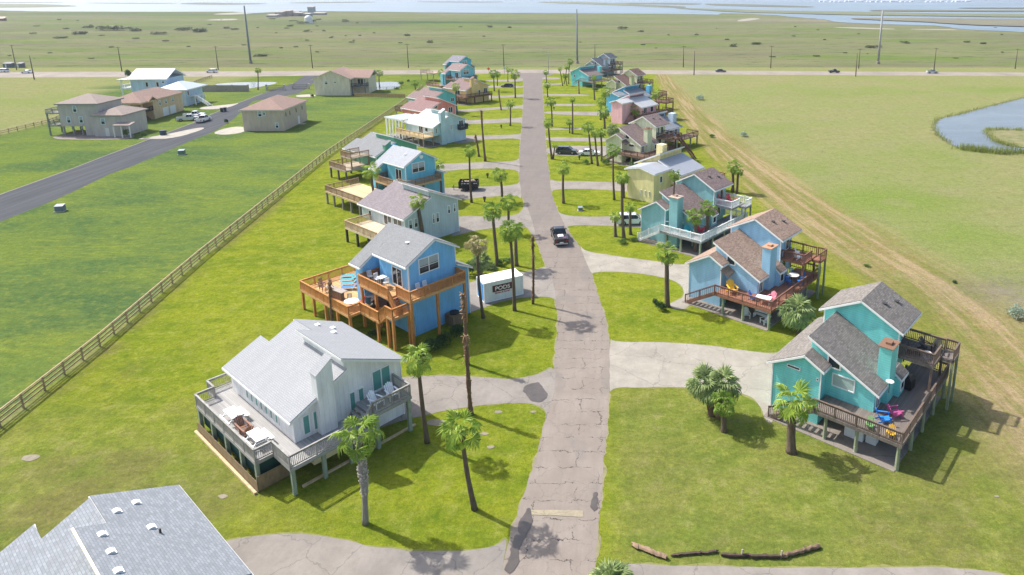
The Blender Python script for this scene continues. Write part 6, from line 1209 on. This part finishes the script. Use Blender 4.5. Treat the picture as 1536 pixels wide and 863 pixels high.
for lb, px, py, w in (('dark grey billboard back beside the leftmost pole', 14, 101.5, 3.6), ('small dark shed with white door by the leftmost pole', 32, 101.6, 2.2)):
    e = empty('roadside_shed', G(px, py), .1, lb, 'shed'); MB().box(-w / 2, -1.2, 0, w / 2, 1.2, 2.0).build('wall', plain('#5d636c'), e); MB().slab([(-w / 2 - .2, -1.4, 2.0), (w / 2 + .2, -1.4, 2.0), (w / 2 + .2, 1.4, 2.5), (-w / 2 - .2, 1.4, 2.5)], .12).build('roof', plain('#474c55'), e); MB().box(-.9, -1.23, .1, -.3, -1.2, 1.7).build('door', plain('#cfd8d4'), e)
IND = [(410, 26, 14, 4, '#a59c92'), (421, 25, 10, 9, '#9c8e84'), (430, 24.5, 16, 11, '#ab9a8c'), (441, 24, 18, 9, '#a89e90'), (449, 24.5, 12, 7, '#8f8880'), (459, 24.5, 15, 5, '#80807c'), (468, 21.5, 8, 16, '#8f9ba6'), (480, 22.5, 18, 4, '#8d8a80')]
for k, (px, py, w, h, c) in enumerate(IND):
    e = empty('plant_building', G(px, py), 0, ['low grey shed at the left end of the far industrial yard', 'narrow brown block left in the far industrial yard', 'tallest tan block of the far industrial yard', 'wide tan hall in the far industrial yard', 'grey-brown hall right of the tan ones in the yard', 'low grey shed in the yard beside the blue tower', 'blue-grey tower block in the far industrial yard', 'low shed at the right end of the far industrial yard'][k], 'industrial building', 'industrial yard far in the marsh')
    h *= .7; MB().box(-w / 2, -6, 0, w / 2, 6, h).build('wall', plain(c), e); MB().slab([(-w / 2 - .5, -6.5, h), (w / 2 + .5, -6.5, h), (w / 2 + .5, 6.5, h + 1.2), (-w / 2 - .5, 6.5, h + 1.2)], .5).build('roof', plain('#948e86'), e)
e = empty('storage_tank', G(463.5, 35.5), 0, 'white round tank standing in the marsh before the yard', 'tank'); MB().lathe([(4.2, 0), (4.2, 6.5), (3.6, 7.4)], 20).build('wall', plain('#e2e4e2'), e); MB().lathe([(3.7, 7.4), (2.6, 8.6), (.4, 9.2)], 20).build('roof', plain('#d2d5d4'), e)
e = empty('marsh_hut', G(3, 31.5), 0, 'tiny red-brown hut at the far left in the marsh', 'hut'); MB().box(-4, -2.5, 0, 4, 2.5, 3).build('wall', plain('#7a4a3c'), e); MB().slab([(-4.5, -3, 3), (4.5, -3, 3), (4.5, 3, 5), (-4.5, 3, 5)], .3).build('roof', plain('#8a6a5c'), e)
rr = random.Random(12); HOUSE_M = {}
for k in range(30):
    px = 1232 + k * 7.6 + rr.uniform(-2, 2)
    if 1370 < px < 1390: continue
    w = rr.uniform(7, 18); h = rr.uniform(2.5, 4.5)
    e = empty('waterfront_building', G(px, 3.4 + rr.uniform(-.25, .25)), 0, 'small white building in the row on the far bay shore', 'building', 'white buildings across the bay'); MB().box(-w / 2, -6, 0, w / 2, 6, h).build('wall', plain('#c9cfd2'), e); MB().prism([(-w / 2 - .5, -6.5, h), (w / 2 + .5, -6.5, h), (w / 2 + .5, 6.5, h), (-w / 2 - .5, 6.5, h)], [(-w / 2 + 2, -.3, h + 4), (w / 2 - 2, -.3, h + 4), (w / 2 - 2, .3, h + 4), (-w / 2 + 2, .3, h + 2)]).build('roof', plain('#b9c2c8'), e)
# ------------------------------------------------------------------ logs
def log_mesh(pts, r, rr):
    mb = MB(); ph = [rr.uniform(.7, 1.25) for _ in range(8)]; vs_ = []
    for i, p in enumerate(pts):
        e = .75 if i in (0, len(pts) - 1) else 1
        vs_ += [p + Vector((0, cos(2 * pi * k / 8), sin(2 * pi * k / 8))) * r * ph[k] * e * rr.uniform(.85, 1.12) + Vector((rr.uniform(-.12, .12) if e < 1 else 0, 0, 0)) for k in range(8)]
    fs = [(i * 8 + k, i * 8 + (k + 1) % 8, (i + 1) * 8 + (k + 1) % 8, (i + 1) * 8 + k) for i in range(len(pts) - 1) for k in range(8)]
    mb.add(vs_, fs + [tuple(range(8))[::-1], tuple(range((len(pts) - 1) * 8, len(pts) * 8))])
    for _ in range(5):
        i = rr.randrange(1, len(pts) - 2); q = pts[i] + Vector((0, rr.choice((-1, 1)) * r * .8, rr.uniform(-.3, .8) * r)); mb.bar(q, q + (pts[i + 1] - pts[i]) * rr.uniform(.6, 1.6), .05, .03)
    return mb
LG = timber('#6f5a48', .35); LG2 = timber('#4a3a30', .35)
for lb, a, b, r, m in (('splintered pale log at the left end of the timber row', (949, 820), (1000, 839), .20, timber('#9a8068', .3)), ('thin dark log lying second in the timber row', (1008, 835), (1078, 829), .12, LG2), ('long dark square timber in the middle of the row', (1083, 835), (1172, 838), .17, LG2), ('raised brown timber at the right end of the row', (1172, 838), (1228, 822), .20, LG)):
    p, q = G(*a), G(*b); d = q - p; rr = random.Random(int(a[0])); n = 16; pts = [d * (i / n) + Vector((rr.gauss(0, .03), rr.gauss(0, .03), r * .85 + rr.gauss(0, .015))) for i in range(n + 1)]
    o = log_mesh(pts, r * .8, rr).build('log', m); o.location = p; tag(o, lb, 'log', 'timbers lying in the grass')
for lb, px, py in (('small pale stake holding the dark timber', 1112, 836), ('pale stake where the two right timbers meet', 1171, 838)):
    o = MB().bar((0, 0, 0), (.06, .05, .55), .09).bar((.05, .0, .3), (.12, .1, .5), .06).build('stake', timber('#a59a88')); o.location = G(px, py); tag(o, lb, 'stake')
# ------------------------------------------------------------------ furniture on the decks
def put(e, H, u, v, z, rot=0.0): e.location = H.w(u, v, z); e.rotation_euler[2] = H.a + rot; return e
def adirondack(label, col, H, u, v, z, rot, group=None, s=1.0):
    e = empty('adirondack_chair', (0, 0, 0), 0, label, 'chair', group); m = plain(col, .45); e.scale = (s,) * 3
    b = MB()
    for i in range(6): y = -.26 + i * .09; b.bar((-.30, y + .04, .22), (.32, y + .04, .40), .08, .025)
    b.build('seat', m, e); b = MB()
    for i in range(5): y = -.24 + i * .12; b.bar((-.28, y, .22), (-.62, y * 1.1, 1.02 - .12 * abs(i - 2) ** 1.5 * .5), .105, .022)
    b.build('backrest', m, e)
    for sy in (-1, 1):
        MB().bar((-.42, sy * .34, .60), (.40, sy * .36, .60), .12, .03).build('armrest', m, e); MB().bar((.32, sy * .33, 0), (.32, sy * .33, .59), .07).build('leg', m, e); MB().bar((-.62, sy * .3, .02), (.33, sy * .3, .37), .03, .10).build('leg', m, e)
    return put(e, H, u, v, z, rot)
def chair(label, col, H, u, v, z, rot, seat=.45, group=None, name='chair'):
    e = empty(name, (0, 0, 0), 0, label, 'chair', group); m = plain(col, .5); MB().box(-.24, -.24, seat - .04, .24, .24, seat).build('seat', m, e); b = MB()
    for i in range(4): b.bar((-.23, -.2 + i * .135, seat), (-.31, -.2 + i * .135, seat + .5), .08, .02)
    b.bar((-.31, -.25, seat + .5), (-.31, .25, seat + .5), .05); b.build('backrest', m, e)
    for sx in (-.2, .2):
        for sy in (-.2, .2): MB().bar((sx * 1.1, sy * 1.1, 0), (sx, sy, seat - .03), .045).build('leg', m, e)
    return put(e, H, u, v, z, rot)
def rtable(label, col, H, u, v, z, r=.6, h=.74, legs='#8a8a88'):
    e = empty('round_table', (0, 0, 0), 0, label, 'table'); MB().lathe([(r, h - .04), (r, h)], 24).build('tabletop', plain(col, .4), e); MB().lathe([(.3, 0), (.06, .06), (.05, h - .04)], 10).build('pedestal', plain(legs), e); return put(e, H, u, v, z)
def picnic(label, H, u, v, z, rot, col='#eef0f0', group=None, L=1.75):
    e = empty('picnic_table', (0, 0, 0), 0, label, 'table', group); m = plain(col, .5); b = MB()
    for i in range(5): b.box(-L / 2, -.42 + i * .17, .72, L / 2, -.42 + i * .17 + .155, .76)
    b.build('tabletop', m, e)
    for s in (-1, 1): MB().box(-L / 2, s * .62, .42, L / 2, s * .62 + s * .28, .46).build('bench', m, e)
    for sx in (-1, 1):
        lg = MB(); x = sx * L * .36; lg.bar((x, -.75, 0), (x, -.25, .72), .09, .05); lg.bar((x, .75, 0), (x, .25, .72), .09, .05); lg.bar((x, -.85, .40), (x, .85, .40), .08, .05); lg.build('leg', m, e)
    return put(e, H, u, v, z, rot)
def lounger(label, col, H, u, v, z, rot, group='sun loungers on the orange deck'):
    e = empty('sun_lounger', (0, 0, 0), 0, label, 'sun lounger', group); m = plain(col, .6); fr = plain('#e6e6e2')
    b = MB(); b.prism([(-.1, -.3, .30), (1.25, -.3, .28), (1.25, .3, .28), (-.1, .3, .30)], [(-.1, -.3, .35), (1.25, -.3, .33), (1.25, .3, .33), (-.1, .3, .35)]); b.build('seat', m, e); MB().bar((-.1, 0, .32), (-.65, 0, .85), .6, .05).build('backrest', m, e)
    f = MB()
    for s in (-1, 1): f.bar((-.12, s * .33, .30), (1.3, s * .33, .28), .05); f.bar((-.1, s * .33, .3), (-.68, s * .33, .87), .05)
    f.build('frame', fr, e)
    for sx in (0, 1.1):
        for s in (-1, 1): MB().bar((sx, s * .32, 0), (sx, s * .32, .29), .05).build('leg', fr, e)
    return put(e, H, u, v, z, rot)
H = HS['L1']; Z = 2.3
picnic('white picnic table on the grey deck, left of the brown chairs', H, -8.9, -.05, Z, 0, group='white picnic tables'); picnic('white picnic table on the grey deck, at its front corner', H, -4.6, -.1, Z, 0, group='white picnic tables')
for k, (u, r, l) in enumerate(((-7.15, 0, 'left of two'), (-6.35, pi, 'right of two'))): adirondack('brown wooden deck chair between the white tables, %s' % l, '#8a5f48', H, u, -.15, Z, r)
adirondack('white slatted chair on the raised grey landing, left one', '#eff1f2', H, -.75, 7.5, 3.2, .2, 'white chairs on the raised landing', 1.15); adirondack('white slatted chair on the raised grey landing, right one', '#eff1f2', H, -.75, 8.9, 3.2, -.1, 'white chairs on the raised landing', 1.15)
H = HS['L2']; Z = 2.5
for k, (u, v, c, l) in enumerate(((-14.9, 2.4, '#3a98a0', 'rearmost teal lounger'), (-13.9, 1.7, '#34929c', 'second teal lounger'), (-12.9, 1.2, '#3a8f9c', 'third teal lounger'), (-11.9, .7, '#2f6fb8', 'blue lounger nearest the house'), (-13.6, 3.0, '#459a9a', 'teal lounger by the back railing'))): lounger('%s on the orange sun deck' % l, c, H, u, v, Z, -2.3)
rtable('round white table at the corner of the orange deck', '#f2f3f3', H, -7.8, -1.8, Z, .75)
for lb, c, u, v, r in (('teal chair behind the round white deck table', '#2f8a90', -8.9, -1.4, -.6), ('red chair beside the round white deck table', '#c4452f', -7.4, -.8, -2.0)): chair(lb, c, H, u, v, Z, r)
e = empty('bar_table', (0, 0, 0), 0, 'long brown bar table on the left side of the orange deck', 'table'); MB().box(-1.5, -.4, 1.0, 1.5, .4, 1.06).build('tabletop', planks('#a89c90'), e); MB().box(-1.1, -.2, 0, 1.1, .2, 1.0).build('base', planks('#8a7462'), e); put(e, H, -11.2, -1.6, Z, .1)
for k, (u, v, l) in enumerate(((-14.6, -1.4, 'left'), (-13.7, -1.9, 'right'))): chair('brown wooden bar stool on the orange deck, %s one of two' % l, '#7a4f38', H, u, v, Z, .3, .72, None, 'bar_stool')
e = empty('grill', (0, 0, 0), 0, 'black kettle grill beside the deck stair', 'grill'); MB().lathe([(.05, .55), (.24, .6), (.32, .75), (.30, .9), (.18, 1.03), (.05, 1.08)], 16).build('bowl', plain('#101214', .3), e)
for a in range(3): MB().bar((.12 * cos(a * 2.1), .12 * sin(a * 2.1), .62), (.32 * cos(a * 2.1), .32 * sin(a * 2.1), 0), .035).build('leg', plain('#2a2c2e'), e)
put(e, H, -4.9, -1.0, Z)
e = empty('sofa', (0, 0, 0), 0, 'brown outdoor sofa under the blue house balcony', 'sofa'); MB().box(-.9, -.4, .12, .9, .4, .42).build('seat', plain('#5d4a40'), e); MB().box(-.9, .25, .42, .9, .42, .85).build('backrest', plain('#54423a'), e)
for s in (-1, 1): MB().box(s * .9, -.4, .12, s * 1.05, .42, .6).build('armrest', plain('#4c3b34'), e)
put(e, H, -5.4, .1, Z)
rtable('white table under the blue house balcony', '#eceeee', H, -7.6, .3, Z, .55); chair('white chair next to the table under the balcony', '#dfe2e2', H, -6.8, .2, Z, 2.8)
e = empty('cabinet', (0, 0, 0), 0, 'yellow and black cart against the blue house end of the deck', 'cart'); MB().box(-.4, -.3, .1, .4, .3, .8).build('body', plain('#23241f'), e); MB().box(-.43, -.33, .8, .43, .33, .95).build('lid', plain('#d8c42f'), e); put(e, H, -10.0, 3.0, Z)
for lb, u, v, r in (('white bar chair at the left end of the blue balcony', -6.9 , .1, -.2), ('white bar chair left of the balcony bar table', -5.7, .2, 0), ('white bar chair right of the balcony bar table', -4.2, .25, 3.1)): chair(lb, '#e9ebeb', H, u, v, 5.0, r, .7, 'white bar chairs on the balcony')
e = empty('bar_table', (0, 0, 0), 0, 'white high table on the blue house balcony', 'table'); MB().box(-.4, -.4, 1.0, .4, .4, 1.05).build('tabletop', plain('#e6e8e8'), e); MB().box(-.06, -.06, 0, .06, .06, 1.0).build('pedestal', plain('#4a4c4e'), e); put(e, H, -5.0, .3, 5.0)
for lb, v in (('white low chair beneath the big balcony window, left one', 1.9), ('white low chair beneath the big balcony window, right one', 2.75)): chair(lb, '#eef0f0', H, -.75, v, 5.0, 0, .42, 'white low chairs under the window')
e = empty('spa_heater', (0, 0, 0), 0, 'wooden crated air conditioner beside the blue wall', 'air conditioner'); MB().box(-.7, -.7, 0, .7, .7, 1.2).build('crate', planks('#8a7458'), e); MB().lathe([(.5, 1.2), (.5, 1.4)], 16).build('fan', plain('#23282c'), e); put(e, H, -.55, 5.9, 0)
H = HS['R1']; Z = 2.3
adirondack('blue adirondack chair on the dark deck of the turquoise house', '#2f86d8', H, -1.5, 2.0, Z, .5, None, 1.1); adirondack('pink adirondack chair on the dark deck of the turquoise house', '#b8548a', H, -1.1, 3.3, Z, .9, None, 1.1)
adirondack('green chair behind the front railing of the turquoise house', '#7fae70', H, -2.1, .45, Z, -1.4, None, .8); adirondack('yellow chair at the front deck corner of the turquoise house', '#dcb040', H, -.5, .45, Z, -1.4, None, .8)
e = empty('freezer_chest', (0, 0, 0), 0, 'white chest freezer under the deck of the turquoise house', 'freezer'); MB().box(-.75, -.35, .02, .75, .35, .86).build('body', plain('#dfe2e2'), e); MB().box(-.77, -.37, .86, .77, .37, .96).build('lid', plain('#eceeee'), e); put(e, H, -3.6, 1.9, .06)
e = empty('freezer_chest', (0, 0, 0), 0, 'second smaller white cabinet right of the chest freezer', 'cabinet'); MB().box(-.4, -.35, .02, .4, .35, 1.1).build('body', plain('#d5d9d9'), e); MB().box(-.42, -.38, 1.1, .42, .36, 1.15).build('top', plain('#e6e8e8'), e); put(e, H, -2.3, 2.1, .06)
e = empty('grill', (0, 0, 0), 0, 'black covered grill below the turquoise chimney', 'grill'); MB().box(-.5, -.3, .1, .5, .3, .9).build('cabinet', plain('#16181a'), e); MB().prism([(-.5, -.3, .9), (.5, -.3, .9), (.5, .3, .9), (-.5, .3, .9)], [(-.45, -.1, 1.25), (.45, -.1, 1.25), (.45, .25, 1.2), (-.45, .25, 1.2)]).build('hood', plain('#1d1f21', .4), e); put(e, H, -1.5, 8.1, Z, 1.5)
b = MB(); b.tube([(0, 0, 0), (0, 0, .9)], [.04, .04], 8); e = empty('satellite_dish', (0, 0, 0), 0, 'white satellite dish at the foot of the turquoise chimney', 'satellite dish'); b.build('mast', plain('#5a5d60'), e); MB().lathe([(.02, 0), (.18, .03), (.31, .09), (.32, .11), (.18, .05), (.02, .02)], 18).build('dish', plain('#e6ded6'), e).location = (0, 0, .9); put(e, H, -2.0, 4.2, 3.6)
rtable('small round table on the dark upper balcony', '#c9c6c2', H, -.7, 9.6, 4.8, .3, .5)
for lb, u, v, r in (('dark chair on the turquoise upper balcony, left one', -1.7, 9.4, .3), ('dark chair on the turquoise upper balcony, middle one', -1.2, 10.6, -.4), ('dark chair on the turquoise upper balcony, by the landing', -.4, 10.9, -1.5)): adirondack(lb, '#3d3a3a', H, u, v + .3, 4.8, r)
H = HS['R2']
adirondack('yellow lounge chair on the red-brown deck', '#e8b81f', H, -4.9, 1.2, Z, -.7, None, 1.35)
e = empty('white_table', (0, 0, 0), 0, 'white rectangular table at the red-brown deck corner', 'table'); MB().box(-.8, -.45, .70, .8, .45, .75).build('tabletop', plain('#f0f0ef'), e)
for sx in (-.7, .7):
    for sy in (-.36, .36): MB().box(sx - .04, sy - .04, 0, sx + .04, sy + .04, .70).build('leg', plain('#e6e6e4'), e)
put(e, H, -1.0, 1.1, Z, .2)
adirondack('pink chair beside the white table on the red-brown deck', '#e08a9a', H, -.6, 2.1, Z, -1.6); adirondack('blue chair beside the white table on the red-brown deck', '#4a7ac8', H, -2.2, 1.2, Z, .1)
rtable('round pale table ringed by blue stools', '#d8d6ce', H, -1.0, 8.2, Z, .7, 1.0)
for k, l in enumerate(('near', 'left', 'far', 'right', 'rear right')): a = k * 1.256 - 1.6; chair('blue tall chair at the round pale table, %s one' % l, '#2276c4', H, -1.0 + cos(a) * 1.1, 8.2 + sin(a) * 1.1, Z, a + pi, .68, 'blue tall chairs at the round table', 'bar_stool')
chair('white chair on the red upper balcony, by the doors', '#f0f0f0', H, -1.6, 10.4, 4.8, .2, .5); adirondack('white chair at the red upper balcony railing', '#ececec', H, -1.1, 9.4, 4.8, 1.2)
GW_ = 'white garden seats under the red-brown deck'
adirondack('white garden chair under the red deck, left of the bench', '#e8ebeb', H, -2.9, 1.0, .06, -.9, GW_); adirondack('white garden chair under the red deck, beside the corner post', '#e8ebeb', H, -.7, 1.0, .06, -2.0, GW_)
e = empty('garden_bench', (0, 0, 0), 0, 'white garden bench under the red-brown deck', 'bench', GW_); b = MB()
for i in range(4): b.box(-.75, -.25 + i * .13, .42, .75, -.25 + i * .13 + .11, .45)
b.build('seat', plain('#e8ebeb'), e); b = MB()
for i in range(3): b.box(-.75, .26, .55 + i * .14, .75, .29, .66 + i * .14)
b.build('backrest', plain('#e8ebeb'), e)
for s in (-1, 1): MB().box(s * .7 - .03, -.25, 0, s * .7 + .03, .3, .42).build('leg', plain('#e8ebeb'), e)
put(e, H, -1.7, 1.9, .06)
H = HS['R3']
for lb, c, u, v, z, r in (('crimson chair on the white upper balcony, left one', '#c81f4a', -2.2, 10.0, 4.8, .3), ('crimson chair on the white upper balcony, right one', '#c81f4a', -1.2, 10.6, 4.8, -.2), ('crimson chair on the lower teal house deck', '#d02048', -1.7, 3.4, 2.3, .2), ('turquoise chair on the lower teal house deck', '#1f9aa8', -2.2, 1.2, 2.3, -.4)): adirondack(lb, c, H, u, v, z, r, None, 1.3)
# ------------------------------------------------------------------ air
hz_ = NT('haze_air'); hz_.n.remove(hz_.b); pv = hz_.new('ShaderNodeVolumePrincipled'); pv.inputs['Color'].default_value = (.80, .88, 1.0, 1); pv.inputs['Density'].default_value = HAZE; pv.inputs['Anisotropy'].default_value = .2
hz_.link(pv.outputs[0], hz_.o.inputs['Volume'])
if HAZE > 0:
    o = MB().box(-17000, -700, -1.5, 17000, 17000, 46).build('haze', hz_.m, None, uv=False); tag(o, 'thin pale sea haze over the far marsh and bay', 'haze', None, 'stuff')
for o in list(COL.objects):
    for k_ in ('label',):
        if k_ in o and o.parent: del o[k_]
